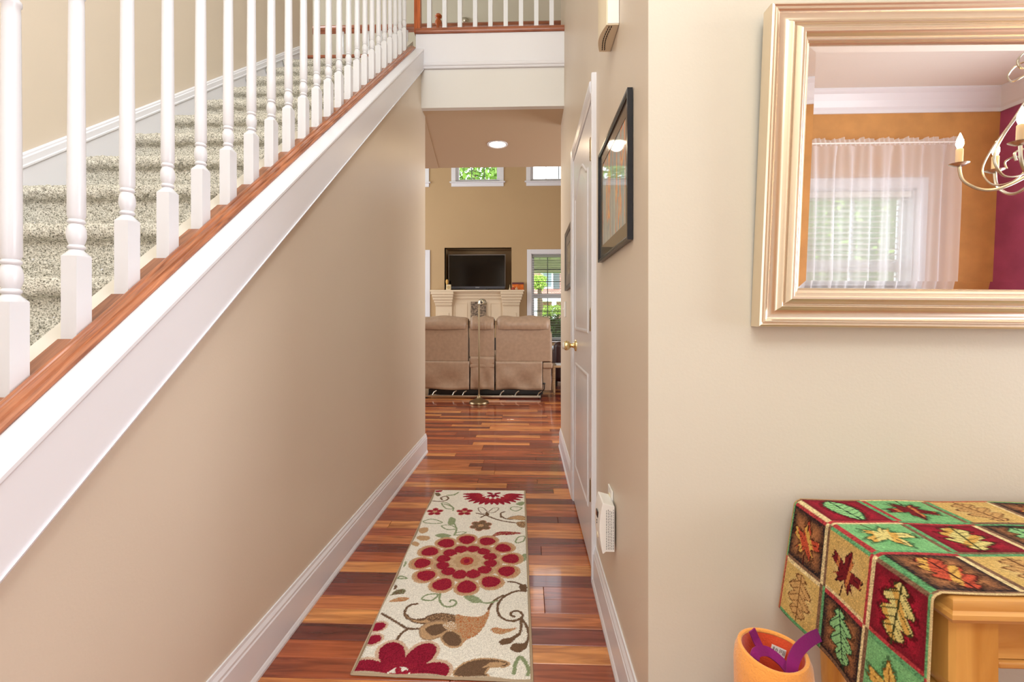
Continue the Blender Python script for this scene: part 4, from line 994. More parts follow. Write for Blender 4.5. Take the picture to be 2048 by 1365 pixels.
m_art2 = pbr('grey_landscape_print', (168, 160, 140), .6, coat=.7, var=.5, vscale=9, col2=(74, 78, 76))
picture('framed_picture', 'smaller brown framed picture between the door and the end of the hall', 'picture', 2.836, 3.285, 1.296, 1.704, .017, .032, .07, m_brownf, pbr('taupe_mat', (124, 108, 92), .5), m_art2)
# door chime near the top of the frame
dc = empty('door_chime', (XR, 1.495, 2.01), 'ivory door chime box with slotted underside, high on the right wall', 'door chime')
ol = [(XR - .001, 1.423), (XR - .001, 1.567), (.245, 1.567)]
for k in range(1, 12):
    f = k / 12; ol.append((.245 - .013 * math.sin(f * PI), 1.567 - .144 * f))
ol.append((.245, 1.423))
MB().prism(ol, 'Z', 2.012, 2.23).build('chime_cover', m_ivory, dc, bevel=.0015, seg=2)
MB().box(.249, XR - .001, 1.4215, 1.4235, 2.016, 2.226).build('side_plate', m_white, dc, bevel=.0008, seg=1)
for r_ in range(2):
    for k in range(11):
        f = (k + .8) / 12.2; y = 1.423 + .144 * f; x = .256 + .0075 * r_ - .008 * math.sin(f * PI)
        MB().box(x - .0013, x + .0013, y - .0042, y + .0042, 2.0105, 2.0135).build('slot', m_darkslot, dc)
# outlet with carbon monoxide alarm
op = empty('wall_outlet', (XR, 1.55, .47), 'white wall outlet plate just behind the plugged in alarm', 'outlet')
MB().box(XR - .006, XR - .0005, 1.518, 1.592, .405, .525).build('plate', m_white, op, bevel=.002)
for z in (.44, .49):
    MB().lathe([(.001, 0), (.0165, 0), (.0165, -.0025), (.001, -.0025)], (XR - .006, 1.555, z), seg=20, axis='X').build('receptacle', m_ivory, op)
co = empty('plug_in_alarm', (XR, 1.515, .43), 'white bow fronted plug-in alarm with printed side label beside the hall door', 'alarm')
X0c = XR - .0065
pf = [(X0c, .352), (X0c, .498), (.249, .506), (.243, .508)]
for k in range(0, 13):
    f = k / 12; pf.append((.240 - .010 * math.sin(f * PI), .506 - .160 * f))
pf += [(.244, .346), (.250, .352)]
MB().prism(pf, 'Y', 1.464, 1.566).build('alarm_body', m_white, co, bevel=.002)
MB().box(.2285, .232, 1.50, 1.53, .445, .465).build('display', m_black, co, bevel=.001, seg=1)
for z in (.432, .424): MB().lathe([(.001, 0), (.0025, 0), (.0025, .003), (.001, .003)], (.2285, 1.515, z), seg=8, axis='X').build('indicator', m_darkslot, co)
MB().lathe([(.001, 0), (.010, 0), (.012, .004), (.001, .004)], (.2295, 1.515, .385), seg=16, axis='X').build('test_button', m_ivory, co)
lb = MB(); lr = random.Random(3)
for col_ in range(5):
    x = .2515 + .0055 * col_; z = .360
    while z < .484:
        ln = lr.uniform(.003, .009); lb.box(x, x + .0018, 1.4634, 1.4641, z, min(z + ln, .488)); z += ln + .0022
lb.build('printed_label', pbr('grey_print', (120, 120, 120), .6), co)
# light switch
sw = empty('light_switch', (XR, 3.45, 1.165), 'white double light switch plate at the end of the right wall', 'light switch')
MB().box(XR - .007, XR - .0005, 3.37, 3.485, 1.11, 1.225).build('switch_plate', m_white, sw, bevel=.003)
for y in (3.405, 3.45): MB().prism([(XR - .007, 1.158), (XR - .018, 1.17), (XR - .018, 1.176), (XR - .007, 1.178)], 'Y', y - .004, y + .004).build('toggle', m_white, sw)

# recessed light
lc = atZ(995, 290, ZC - .006)
dl = empty('recessed_light', (lc.x, lc.y, ZC), 'recessed round ceiling light glowing warm in the hall ceiling', 'ceiling light')
MB().lathe([(.074, .002), (.078, -.004), (.095, -.006), (.098, -.002), (.098, .002)], (lc.x, lc.y, ZC - .001), seg=36, cap=False).build('trim_ring', m_trim, dl, smooth=True)
MB().lathe([(.001, -.003), (.05, -.0025), (.076, -.001), (.076, .001), (.001, .001)], (lc.x, lc.y, ZC - .001), seg=32, cap=False).build('lens', m_lampglow, dl, smooth=True)
sp = bpy.data.lights.new('recessed_lamp', 'SPOT'); sp.energy = 30; sp.spot_size = R(150); sp.spot_blend = .9; sp.shadow_soft_size = .06; sp.color = (1, .84, .64)
so = bpy.data.objects.new('recessed_lamp', sp); C.objects.link(so); so.location = (lc.x, lc.y, ZC - .02)

# ceiling fan high in the great room
fc = atZ(929, 40, ZT); fan = empty('ceiling_fan', (fc.x, fc.y, ZT), 'nickel ceiling fan hanging beyond the landing, only its canopy showing', 'ceiling fan')
MB().lathe([(.001, -.002), (.062, -.002), (.064, -.02), (.055, -.05), (.035, -.075), (.016, -.085), (.001, -.085)], (fc.x, fc.y, ZT), seg=24).build('canopy', m_nickel, fan, smooth=True)
MB().tube([(fc.x, fc.y, ZT - .08), (fc.x, fc.y, 4.62)], .011, seg=10).build('downrod', m_nickel, fan, smooth=True)
MB().lathe([(.02, .12), (.06, .11), (.10, .07), (.11, .03), (.09, -.02), (.05, -.05), (.001, -.055)], (fc.x, fc.y, 4.54), seg=24).build('motor', m_nickel, fan, smooth=True)
for k in range(5):
    a = 2 * PI * k / 5 + .3; mb = MB().prism([(.11, -.02), (.2, -.05), (.58, -.062), (.62, -.03), (.62, .03), (.58, .062), (.2, .05), (.11, .02)], 'Z', -.004, .004)
    mb.move(Matrix.Translation((fc.x, fc.y, 4.55)) @ Matrix.Rotation(a, 4, 'Z') @ Matrix.Rotation(.2, 4, 'X')); mb.build('blade', m_brownf, fan)

# ================================================================== FIREPLACE, TV, MANTEL THINGS
fp_ = empty('fireplace_mantel', (-.98, YFAR, 0), 'cream fireplace mantel with flared corbels and recessed panels below the television', 'mantel')
YM1 = YFAR - .20
def mx(px, Y=YM1): return atY(px, 600, Y).x
def mz(py, Y=YM1): return atY(950, py, Y).z
zt_ = mz(580)
MB().box(mx(859), mx(1048.5), YM1 - .0, YFAR - .001, mz(583.6), zt_).build('mantel_shelf', m_mantel, fp_, bevel=.004)
cx0, cx1, dx0, dx1 = 869.5, 902.5, 1005.5, 1038.5
def corbel(p0, p1, flare0, flare1):
    # stacked mouldings that step out towards the shelf, wider at the top
    steps = [(583.6, 1.0, .0), (589, .80, .015), (594, .60, .03), (596, .62, .03), (600, .42, .05), (605, .18, .065), (608, .10, .07), (610, .10, .06), (611.5, .02, .078)]
    for (ya, fa, ia), (yb, fb, ib) in zip(steps[:-1], steps[1:]):
        l0 = p0 - flare0 * fa; l1 = p1 + flare1 * fa
        fa2 = (fa + fb) / 2
        MB().box(mx(p0 - flare0 * fa2), mx(p1 + flare1 * fa2), YM1 + ia, YFAR - .001, mz(yb), mz(ya)).build('corbel_moulding', m_mantel, fp_, bevel=.006, seg=2)
    MB().box(mx(p0), mx(p1), YM1 + .085, YFAR - .001, .0, mz(611.5)).build('pilaster', m_mantel, fp_, bevel=.003, seg=1)
    MB().box(mx(p0 + 6), mx(p1 - 6), YM1 + .078, YM1 + .09, .15, mz(626)).build('pilaster_panel', m_mantel, fp_, bevel=.004, seg=1)
corbel(cx0, cx1, 9, 5); corbel(dx0, dx1, 5, 9)
MB().box(mx(902), mx(1006), YM1 + .12, YFAR - .001, mz(640) - .02, mz(583.6)).build('frieze', m_mantel, fp_)
for (ya, yb, i) in ((583.6, 587, .06), (587, 591.5, .075), (591.5, 597, .095), (597, 599, .105)):
    MB().box(mx(904), mx(1004), YM1 + i, YM1 + .125, mz(yb), mz(ya)).build('frieze_moulding', m_mantel, fp_, bevel=.004, seg=1)
for (xa, xb) in ((907, 933), (979, 1001)):
    fr_ = MB(); za, zb = .72, mz(606)
    fr_.box(mx(xa), mx(xb), YM1 + .112, YM1 + .121, zb - .012, zb).box(mx(xa), mx(xa) + .012, YM1 + .112, YM1 + .121, za, zb - .012).box(mx(xb) - .012, mx(xb), YM1 + .112, YM1 + .121, za, zb - .012).build('panel_moulding', m_mantel, fp_)
MB().box(mx(915), mx(993), YM1 + .10, YFAR - .001, 0, .72).build('firebox_surround', pbr('slate', (58, 56, 54), .4), fp_)
# leaning canvas on the overmantel
m_canvas = pbr('stony_print', (176, 152, 128), .7, var=.5, vscale=26, col2=(42, 34, 28))
cv = empty('canvas_print', (mx(955), YM1 + .08, mz(640)), 'small brown and grey stone print in the middle of the mantel, behind the lamp', 'picture')
MB().box(mx(940.3), mx(970.8), YM1 + .085, YM1 + .119, mz(640), mz(603.5)).build('canvas_face', m_canvas, cv, bevel=.002, seg=1)
# TV
tvY = YFAR + .13
def tx_(px): return atY(px, 540, tvY).x
def tz_(py): return atY(950, py, tvY).z
tv = empty('television', (tx_(953), tvY, NICHE[2]), 'wide black flat television with grey lower bezel in the wall niche', 'television')
MB().box(tx_(896.5), tx_(1011), tvY + .0, tvY + .06, tz_(577.5), tz_(509)).build('cabinet', pbr('tv_grey', (116, 106, 100), .35), tv, bevel=.004)
MB().box(tx_(898.6), tx_(1009.4), tvY - .006, tvY + .0, tz_(573.2), tz_(511.2)).build('screen', m_black, tv, bevel=.001, seg=1)
MB().box(tx_(902), tx_(1009.6), tvY - .008, tvY + .0, tz_(578.2), tz_(573.4)).build('lower_bezel', pbr('tv_bezel', (84, 84, 92), .35), tv, bevel=.002, seg=1)
MB().box(tx_(932), tx_(974), tvY - .07, tvY + .10, NICHE[2] + .001, tz_(578.2)).build('stand', m_blackm, tv, bevel=.004)
def text(name, s, size, loc, rot, mat, parent, extr=.0004, align='CENTER'):
    cu = bpy.data.curves.new(name, 'FONT'); cu.body = s; cu.size = size; cu.align_x = align; cu.align_y = 'CENTER'; cu.extrude = extr
    tmp = bpy.data.objects.new('tmp', cu); C.objects.link(tmp); bpy.context.view_layer.update()
    me = bpy.data.meshes.new_from_object(tmp.evaluated_get(bpy.context.evaluated_depsgraph_get())); bpy.data.objects.remove(tmp)
    me.materials.clear(); me.materials.append(mat); o = bpy.data.objects.new(name, me); C.objects.link(o)
    off = Vector((0, 0, 0)); q = parent
    while q is not None: off += q.location; q = q.parent
    o.parent = parent; o.location = Vector(loc) - off; o.rotation_euler = rot; return o
text('maker_mark', 'SONY', .030, (tx_(955), tvY - .0085, tz_(575.5)), (R(90), 0, 0), pbr('silver_print', (210, 210, 215), .4), tv)
# small things on the mantel
def my(px, py, Y=YFAR - .09): return atY(px, py, Y)
zsh = zt_ + .0005; Yd = YFAR - .10
def at_sh(px): return atY(px, 580, Yd).x
kz = 910 / Yd
q = empty('mantel_clock', (at_sh(897), Yd, zsh), 'small square ivory clock block on the left of the mantel', 'clock')
MB().box(at_sh(892.6), at_sh(902), Yd - .02, Yd + .03, zsh, zsh + .108).build('clock_body', pbr('ivory_block', (226, 208, 170), .5), q, bevel=.004)
MB().lathe([(.001, 0), (.030, 0), (.032, -.004), (.001, -.004)], (at_sh(897.3), Yd - .0203, zsh + .055), seg=20, axis='Y').build('clock_dial', pbr('dial', (196, 168, 120), .4), q)
q = empty('pillar_candle', (at_sh(893), Yd + .055, zsh), 'tall amber figure candle behind the ivory clock', 'candle')
MB().lathe([(.022, 0), (.024, .02), (.020, .05), (.014, .11), (.020, .125), (.026, .15), (.028, .18), (.022, .205), (.008, .215), (.001, .217)], (at_sh(893), Yd + .062, zsh), seg=18).build('candle_body', pbr('amber_wax', (216, 168, 84), .4), q, smooth=True)
MB().lathe([(.003, .21), (.003, .225)], (at_sh(893), Yd + .062, zsh), seg=6).build('wick', m_darkslot, q)
q = empty('small_bell', (at_sh(1019.7), Yd, zsh), 'little white bell shaped ornament by the television niche', 'ornament')
MB().lathe([(.020, 0), (.021, .010), (.015, .022), (.010, .04), (.006, .06), (.004, .09), (.006, .098), (.001, .104)], (at_sh(1019.7), Yd, zsh), seg=14).build('bell_body', pbr('bell_white', (226, 200, 160), .4), q, smooth=True)
pk = pbr('pumpkin_red', (176, 70, 44), .5)
for i, (px, s_, c_, nm, lb_) in enumerate(((1026, .95, pk, 'mantel_gourd', 'rust red gourd ornament with cream top on the right of the mantel'), (1033, .8, pbr('pumpkin_cream', (216, 170, 130), .5), 'mantel_gourd', 'smaller cream gourd ornament at the right end of the mantel'))):
    x = at_sh(px); q = empty(nm, (x, Yd - .02 * i, zsh), lb_, 'ornament')
    mb = MB(); NG = 32; rings = []
    for zf, rf in ((0, .3), (.08, .75), (.3, 1), (.55, .98), (.8, .7), (.92, .35), (.88, .12)):
        rings.append([(x + .034 * s_ * rf * (1 + .07 * math.cos(8 * 2 * PI * k / NG)) * math.cos(2 * PI * k / NG), Yd - .02 * i + .034 * s_ * rf * (1 + .07 * math.cos(8 * 2 * PI * k / NG)) * math.sin(2 * PI * k / NG), zsh + .060 * s_ * zf) for k in range(NG + 1)])
    mb.grid(rings).build('gourd_body', c_, q, smooth=True)
    MB().tube([(x, Yd - .02 * i, zsh + .05 * s_), (x + .002, Yd - .02 * i, zsh + .068 * s_), (x + .010, Yd - .02 * i, zsh + .078 * s_)], [.006, .004, .003], seg=8).build('stem', m_mantel, q, smooth=True)
q = empty('lacquered_box', (at_sh(1039), YFAR - .04, zsh), 'orange lacquered box with dark purple lid against the wall at the mantel end', 'box')
xa, xb = atY(1024.5, 580, YFAR - .05).x, atY(1047.3, 580, YFAR - .05).x
MB().box(xa, xb, YFAR - .052, YFAR - .003, zsh, zsh + .115).build('box_body', pbr('orange_lacquer', (226, 112, 24), .5, var=.35, vscale=14), q, bevel=.003)  # plain mottled orange, no emission
MB().box(xa - .002, xb + .002, YFAR - .055, YFAR - .003, zsh + .115, zsh + .150).build('box_lid', pbr('plum_lid', (96, 48, 56), .5), q, bevel=.003)

# ================================================================== SOFA
Ys = 6.25
def sx(px): return atY(px, 700, Ys).x
def sz(py): return atY(960, py, Ys).z
sofa = empty('reclining_sofa', (sx(965), Ys + .4, 0), 'tan leather reclining sofa with console seen from behind', 'sofa')
def seat_unit(a, b, fa, fb, console=False):
    zt0, zt1, zm0, zb_ = sz(650), sz(632.3), sz(714 if console else 723.5), sz(779.5)
    # back panel, lower flap, head cushion, seat block
    MB().box(a, b, Ys, Ys + .07, zm0, zt0).build('back_panel', m_leather, sofa, bevel=.012, seg=3)
    w_ = b - a; NX, NZ = 28, 12; P = np.empty((NZ, NX, 3))
    for i in range(NZ):
        for j in range(NX):
            u, v = j / (NX - 1), i / (NZ - 1); x = fa + (fb - fa) * u; z = zb_ + (zm0 + .004 - zb_) * v + (.006 * math.sin(u * 9 + a * 5)) * (1 - v)
            y = Ys - .006 + (.016 * math.sin(u * 11 + v * 5 + a) + .020 * math.sin(u * 5 - v * 6)) * (1 - v) * .9; P[i, j] = (x, y, z)
    fl_ = MB().grid(P).build('back_flap', m_leather, sofa, smooth=True, ang=80); sd = fl_.modifiers.new('s', 'SOLIDIFY'); sd.thickness = .006; sd.offset = -1
    # puffed head cushion
    n = 26; m = 14; P = np.empty((m, n, 3))
    for i in range(m):
        th = -PI * .12 + (PI * 1.24) * i / (m - 1)
        for j in range(n):
            u = -1 + 2 * j / (n - 1); e = (1 - abs(u) ** 7) ** .5 if abs(u) < 1 else 0
            rr_ = (.148 + .0035 * math.sin(j * 2.1 + i * .6 + a * 9)) * (.55 + .45 * e); hz = (zt1 - zt0) + .010 * math.sin(j * .5)
            P[i, j] = (a + .004 + (b - a - .008) * (u + 1) / 2, Ys + .115 - rr_ * math.cos(th), zt0 - .02 + (hz + .02) * (.72 + .28 * e) * max(math.sin(th), -.3))
    MB().grid(P).build('head_cushion', m_leather, sofa, smooth=True, ang=80)
    MB().box(a + .01, b - .01, Ys + .07, Ys + .26, .42, zt0 - .01).build('backrest', m_leather, sofa, bevel=.05, seg=4)
    MB().box(a + .01, b - .01, Ys + .2, Ys + .92, .12, .47 if not console else .60).build('seat', m_leather, sofa, bevel=.05, seg=4)
seat_unit(sx(848) - .32, sx(936), sx(848) - .32, sx(938.5))
seat_unit(sx(991.5), sx(1101.3), sx(991.5), sx(1084.5))
# centre console back with its fold
a, b = sx(938.8), sx(988.5)
seat_unit(a, b, sx(941), sx(988.5), True)
MB().box(a + .008, b, Ys - .012, Ys + .03, sz(735.5), sz(729.5)).build('console_fold', m_leather, sofa, bevel=.008, seg=3)
MB().box(a + .008, b - .004, Ys - .004, Ys + .04, sz(729.5), sz(713.5)).build('console_pocket', pbr('tan_leather_dark', (150, 116, 90), .5, bump=.4, bscale=60), sofa, bevel=.006, seg=2)  # pocket in a darker tan than the other leather
# arms
for (x0, x1, xo) in ((sx(1084.8), sx(1104), 1), (sx(848) - .52, sx(848) - .33, -1)):
    MB().box(x0, x1 - .012 * xo, Ys + .02, Ys + .95, .10, sz(736)).build('arm_side', m_leather, sofa, bevel=.015, seg=3)
    MB().box(min(x0, x1), max(x0, x1) + .01, Ys - .005, Ys + .98, sz(737.5), sz(725)).build('arm_pad', m_leather, sofa, bevel=.024, seg=4)
    MB().prism([(Ys + .03, .49), (Ys + .03, .62), (Ys + .10, .90), (Ys + .2, .92), (Ys + .34, .60), (Ys + .34, .49)], 'X', x1 - .05, x1 + .005).build('arm_wing', m_leather, sofa, bevel=.02, seg=3)
# base mechanism
MB().box(sx(856), sx(1086), Ys + .03, Ys + .8, .045, .115).build('base_frame', m_blackm, sofa, bevel=.006)
for px in (865, 905, 925, 1000, 1030, 1075):
    MB().tube([(sx(px), Ys - .0, .03), (sx(px) + .02, Ys - .005, .075), (sx(px + 8), Ys + .01, .10)], .009, seg=8).build('mechanism_link', m_nickel, sofa, smooth=True)
for px in (855, 935, 1000, 1080): MB().lathe([(.02, 0), (.024, .006), (.018, .03), (.012, .05)], (sx(px), Ys + .12, 0), seg=12).build('foot', m_blackm, sofa, smooth=True)
MB().box(sx(850), sx(1081), Ys - .055, Ys - .035, .018, .045).build('base_bar', m_nickel, sofa, bevel=.003)
for px in (852, 1079): MB().box(sx(px), sx(px) + .02, Ys - .05, Ys + .05, .0, .030).build('bar_foot', m_blackm, sofa)
lv = MB().tube([(sx(1087), Ys + .03, .10), (sx(1088.5), Ys - .01, .14), (sx(1088.5), Ys - .012, .20)], .006, seg=8); lv.lathe([(.001, .195), (.018, .198), (.02, .208), (.016, .216), (.001, .218)], (sx(1088), Ys - .012, 0), seg=12); lv.build('release_knob', m_blackm, sofa, smooth=True)

# ================================================================== FLOOR LAMP
Yl = 5.86; lp0 = atY(958, 700, Yl)
lamp = empty('floor_lamp', (lp0.x, Yl, 0), 'slim antique brass pharmacy floor lamp standing behind the sofa', 'floor lamp')
MB().lathe([(.001, 0), (.128, 0), (.130, .010), (.124, .018), (.122, .026), (.085, .045), (.045, .062), (.022, .078), (.016, .10), (.014, .12), (.001, .121)], (lp0.x, Yl, 0), seg=40).build('base', m_antique, lamp, smooth=True, ang=40)
zl = atY(958, 612, Yl).z
MB().tube([(lp0.x, Yl, .09), (lp0.x, Yl, zl - .02)], .010, seg=14).build('pole', m_antique, lamp, smooth=True)
arc_ = [(lp0.x, Yl, zl - .03)] + [(lp0.x + .045 - .045 * math.cos(t), Yl, zl + .02 + .04 * math.sin(t)) for t in np.linspace(0, PI * .75, 8)]
MB().tube(arc_, .006, seg=10).build('neck', m_antique, lamp, smooth=True)
hc = atY(964.5, 609, Yl)
MB().lathe([(.001, .070), (.022, .069), (.040, .060), (.050, .042), (.056, .015), (.064, 0), (.066, -.002), (.062, .001), (.053, .014), (.046, .040), (.036, .056), (.018, .064), (.001, .066)], (hc.x, Yl, hc.z), seg=28).build('lamp_shade', m_nickel, lamp, smooth=True)
MB().lathe([(.001, 0), (.011, 0), (.013, -.006), (.006, -.012), (.001, -.012)], (hc.x, Yl - .056, hc.z + .025), seg=14, axis='Y').build('swivel_knob', m_blackm, lamp, smooth=True)

# ================================================================== SIDE TABLE, MAGAZINE, ARMCHAIR
tY = 6.55
def qx(px, Y=tY): return atY(px, 700, Y).x
def qz(py, Y=tY): return atY(1110, py, Y).z
st_ = empty('side_table', (qx(1125), tY + .2, 0), 'light wood side table between the sofa arm and the dark armchair', 'side table')
m_lt = wood('wood_side_table', (150, 118, 86), (196, 164, 128), .4, axis=0, scale=5)
sx0, sx1 = qx(1106), qx(1106) + .46; tzt = qz(732)
MB().box(sx0, sx1, tY, tY + .42, tzt - .03, tzt).build('table_top', m_lt, st_, bevel=.005)
for x in (sx0 + .018, sx1 - .03):
    for yy in (tY + .02, tY + .38): MB().prism([(x - .014, 0), (x + .014, 0), (x + .018, tzt - .03), (x - .018, tzt - .03)], 'Y', yy - .014, yy + .014).build('leg', m_lt, st_, bevel=.003, seg=1)
mg = MB().box(sx0 + .05, sx0 + .33, tY + .06, tY + .30, tzt, tzt + .012).build('magazine', pbr('magazine_cover', (216, 218, 224), .4), None, loc=(sx0 + .19, tY + .18, tzt)); 
mg.modifiers.new('b', 'BEVEL').width = .002; tag(mg, 'pale magazine lying on the side table', 'magazine')
ac = empty('armchair', (qx(1106, 7.4) + .42, 7.7, 0), 'dark brown leather armchair beyond the side table', 'armchair')
ax = qx(1104.5, 7.35)
def rb(nm, x0, x1, y0, y1, z0, z1, r): return MB().box(x0, x1, y0, y1, z0, z1).build(nm, m_dkleather, ac, bevel=r, seg=4)
rb('arm', ax, ax + .18, 7.30, 8.15, .08, .62, .07); rb('arm', ax + .72, ax + .90, 7.30, 8.15, .08, .62, .07)
rb('backrest', ax + .02, ax + .88, 7.25, 7.45, .08, atY(1110, 684, 7.3).z, .09); rb('seat', ax + .16, ax + .74, 7.42, 8.15, .08, .46, .06)
for x in (ax + .06, ax + .82):
    for yy in (7.34, 8.08): MB().lathe([(.02, 0), (.026, .085)], (x, yy, 0), seg=10).build('foot', m_blackm, ac)

# ================================================================== DINING SIDE: SHEER CURTAIN, ROD, CHANDELIER
CYy = YB + .075
cur = empty('sheer_curtain', (2.64, CYy, 2.3), 'white gathered sheer curtain with ruffled heading reflected in the mirror', 'curtain')
crx0, crx1 = 1.93, 3.31; zR = 2.335
def folds(x, z, ph=0, amp=.018):
    return amp * (math.sin(x * 46 + ph + .6 * math.sin(x * 9)) + .5 * math.sin(x * 83 + 2 * ph))
for (xa, xb, ph) in ((crx0, 2.40, 0.0), (2.38, 3.31, 1.3)):
    n = int((xb - xa) / .006); zz = [zR - .02, zR - .10, zR - .25, 1.9, 1.4, .9, .45, .06]
    P = np.empty((len(zz), n, 3))
    for i, z in enumerate(zz):
        am = .007 if i == 0 else .012 + .010 * min(1, i / 4)
        for j in range(n):
            x = xa + (xb - xa) * j / (n - 1); P[i, j] = (x + .006 * math.sin(x * 30 + i), CYy + folds(x, z, ph, am), z)
    MB().grid(P).build('curtain_panel', m_sheer, cur, smooth=True, ang=80, fix=False)
n = 260; P = np.empty((4, n, 3))
for i, dz in enumerate((-.022, -.002, .012, .034)):
    for j in range(n):
        x = crx0 + (crx1 - crx0) * j / (n - 1); P[i, j] = (x, CYy + .009 * math.sin(x * 170 + i * .7) * (.5 if i < 3 else 1.3), zR + dz + (.007 * math.sin(x * 37) + .005 * math.sin(x * 91)) * (i == 3))
MB().grid(P).build('ruffled_heading', m_sheer, cur, smooth=True, ang=80, fix=False)
cr_ = empty('curtain_rod', (2.64, CYy, zR), 'thin white rod carrying the sheer curtain over the dining window', 'curtain rod')
MB().tube([(crx0 - .03, CYy, zR), (crx1 + .02, CYy, zR)], .006, seg=8).build('rod', m_white, cr_, smooth=True)
for x in (crx0 - .02, crx1 + .01): MB().box(x - .006, x + .006, YB + .001, CYy, zR - .008, zR + .008).build('bracket', m_white, cr_)

chc = Vector((2.010, .29, 1.690))
ch = empty('chandelier', (chc.x, chc.y, 2.74), 'silver scroll arm chandelier with lit candle bulbs reflected at the mirror edge', 'chandelier')
MB().lathe([(.001, 0), (.055, 0), (.055, -.01), (.03, -.03), (.008, -.04), (.001, -.04)], (chc.x, chc.y, 2.739), seg=24).build('canopy', m_nickel, ch, smooth=True)
for k in range(13):
    z = 2.69 - .052 * k; a = k % 2
    pts = [(chc.x + (.010 * math.cos(t) if a else 0), chc.y + (0 if a else .010 * math.cos(t)), z + .030 * math.sin(t)) for t in np.linspace(0, 2 * PI, 13)]
    MB().tube(pts, .0022, seg=6).build('chain_link', m_nickel, ch, smooth=True)
MB().tube([(chc.x, chc.y, 2.04), (chc.x, chc.y, 1.60)], .010, seg=12).build('stem', m_nickel, ch, smooth=True)
MB().lathe([(.001, -.03), (.012, -.02), (.022, 0), (.014, .02), (.010, .03)], (chc.x, chc.y, 1.585), seg=16).build('bottom_finial', m_nickel, ch, smooth=True)
for k in range(6):
    a = R(157) + k * R(60); d = Vector((math.cos(a), math.sin(a), 0))
    def pt(r, z): return chc + d * r + Vector((0, 0, z))
    # main arm sweeps from the hub down and out and up to the cup
    P = smooth_curve([pt(.012, .02), pt(.06, -.055), pt(.14, -.105), pt(.20, -.105), pt(.255, -.06), pt(.27, .0)], n=7)
    arm = MB().tube(P, .006, seg=8).build('arm', m_nickel, ch, smooth=True)
    # tall upper scroll from the crown to a curl near the hub
    d = Vector((math.cos(a + .5), math.sin(a + .5), 0))
    P = smooth_curve([pt(.10, .335), pt(.135, .325), pt(.15, .355), (pt(.125, .385)), pt(.075, .385), pt(.05, .36), pt(.075, .28), pt(.13, .17), pt(.19, .07), pt(.215, -.01), pt(.18, -.075), pt(.12, -.075), pt(.085, -.03), pt(.11, .02), pt(.145, .01), pt(.14, -.02)], n=6)
    MB().tube(P, .0055, seg=8, flat=.6).build('scroll', m_nickel, ch, smooth=True)
    d = Vector((math.cos(a), math.sin(a), 0)); e = pt(.27, 0)
    cup = MB().lathe([(.004, -.002), (.018, .002), (.032, .010), (.034, .013), (.018, .009), (.010, .012), (.010, .018)], e, seg=20).build('drip_cup', m_nickel, ch, smooth=True)
    MB().lathe([(.0125, .012), (.0125, .07), (.010, .074), (.001, .075)], e, seg=14).build('candle_sleeve', m_sleeve, ch, smooth=True)
    MB().lathe([(.006, .072), (.009, .078), (.0135, .092), (.0125, .105), (.007, .122), (.002, .136), (.001, .138)], e, seg=12).build('candle_bulb', m_flame, ch, smooth=True)

# ================================================================== OUTSIDE
ground = struct('ground_outdoors', MB().box(-14, 16, YFAR + .15, 40, -.3, -.12).box(-14, 16, -14, YB - .15, -.3, -.12), pbr('lawn', (112, 148, 66), .9, var=.3, vscale=3), 'lawn outside the windows')
def leafmat(nm, c): return pbr(nm, c, .6, var=.4, vscale=2.2)
m_leaf = leafmat('foliage_green', (126, 164, 62)); m_leafl = leafmat('foliage_light', (176, 206, 92)); m_leafd = leafmat('foliage_dark', (70, 104, 48)); m_bark = pbr('bark', (96, 78, 62), .9)
def foliage(parent, cen, rad, n, size, mat, seed, name='foliage', shell=.45):
    g = np.random.default_rng(seed); d = g.normal(size=(n, 3)); d /= np.linalg.norm(d, axis=1)[:, None]
    r = (shell + (1 - shell) * g.random(n) ** .6)[:, None]; bump_ = 1 + .18 * np.sin(d[:, :1] * 7 + seed) * np.cos(d[:, 2:] * 6)
    p = np.array(cen) + d * r * bump_ * np.array(rad)
    a = g.normal(size=(n, 3)); a /= np.linalg.norm(a, axis=1)[:, None]; b = np.cross(a, g.normal(size=(n, 3))); b /= np.linalg.norm(b, axis=1)[:, None]
    s = size * (.6 + .8 * g.random(n))[:, None]; V = np.stack([p - a * s, p + b * s * .5, p + a * s, p - b * s * .5], 1).reshape(-1, 3)
    mb = MB(); mb.v = [tuple(x) for x in V]; mb.f = [(4 * i, 4 * i + 1, 4 * i + 2, 4 * i + 3) for i in range(n)]
    o = mb.build(name, mat, parent, fix=False); o['kind'] = 'stuff'; return o
def tree(label, x, y, z, rad, n, size, mat, seed, h0=-.12, group=None):
    t = empty('tree', (x, y, h0), label, 'tree', group)
    foliage(t, (x, y, z), rad, n, size, mat, seed)
    MB().tube([(x, y, h0), (x + .05, y, z * .5), (x, y, z)], [.16, .12, .05], seg=8).build('trunk', m_bark, t, smooth=True)
    return t
tree('leafy green tree filling the clerestory window above the television', -1.75, 15.0, 6.0, (1.35, 1.3, 2.2), 4200, .10, m_leaf, 3)
tree('green tree outside the left clerestory window', -5.4, 15.5, 5.4, (2.0, 1.6, 3.2), 3200, .14, m_leaf, 4)
tree('small bright green tree beyond the porch in the right window', .40, 15.6, 2.34, (.27, .27, .27), 1500, .035, m_leafl, 5)
tree('leafy tree outside the window left of the mantel', -3.6, 12.6, 1.8, (1.1, .8, 1.9), 2600, .08, m_leaf, 9)
hd = empty('clipped_hedge', (1.9, 12.4, -.12), 'clipped green hedge with bright top outside the right window', 'hedge')
g = np.random.default_rng(11); n = 5200
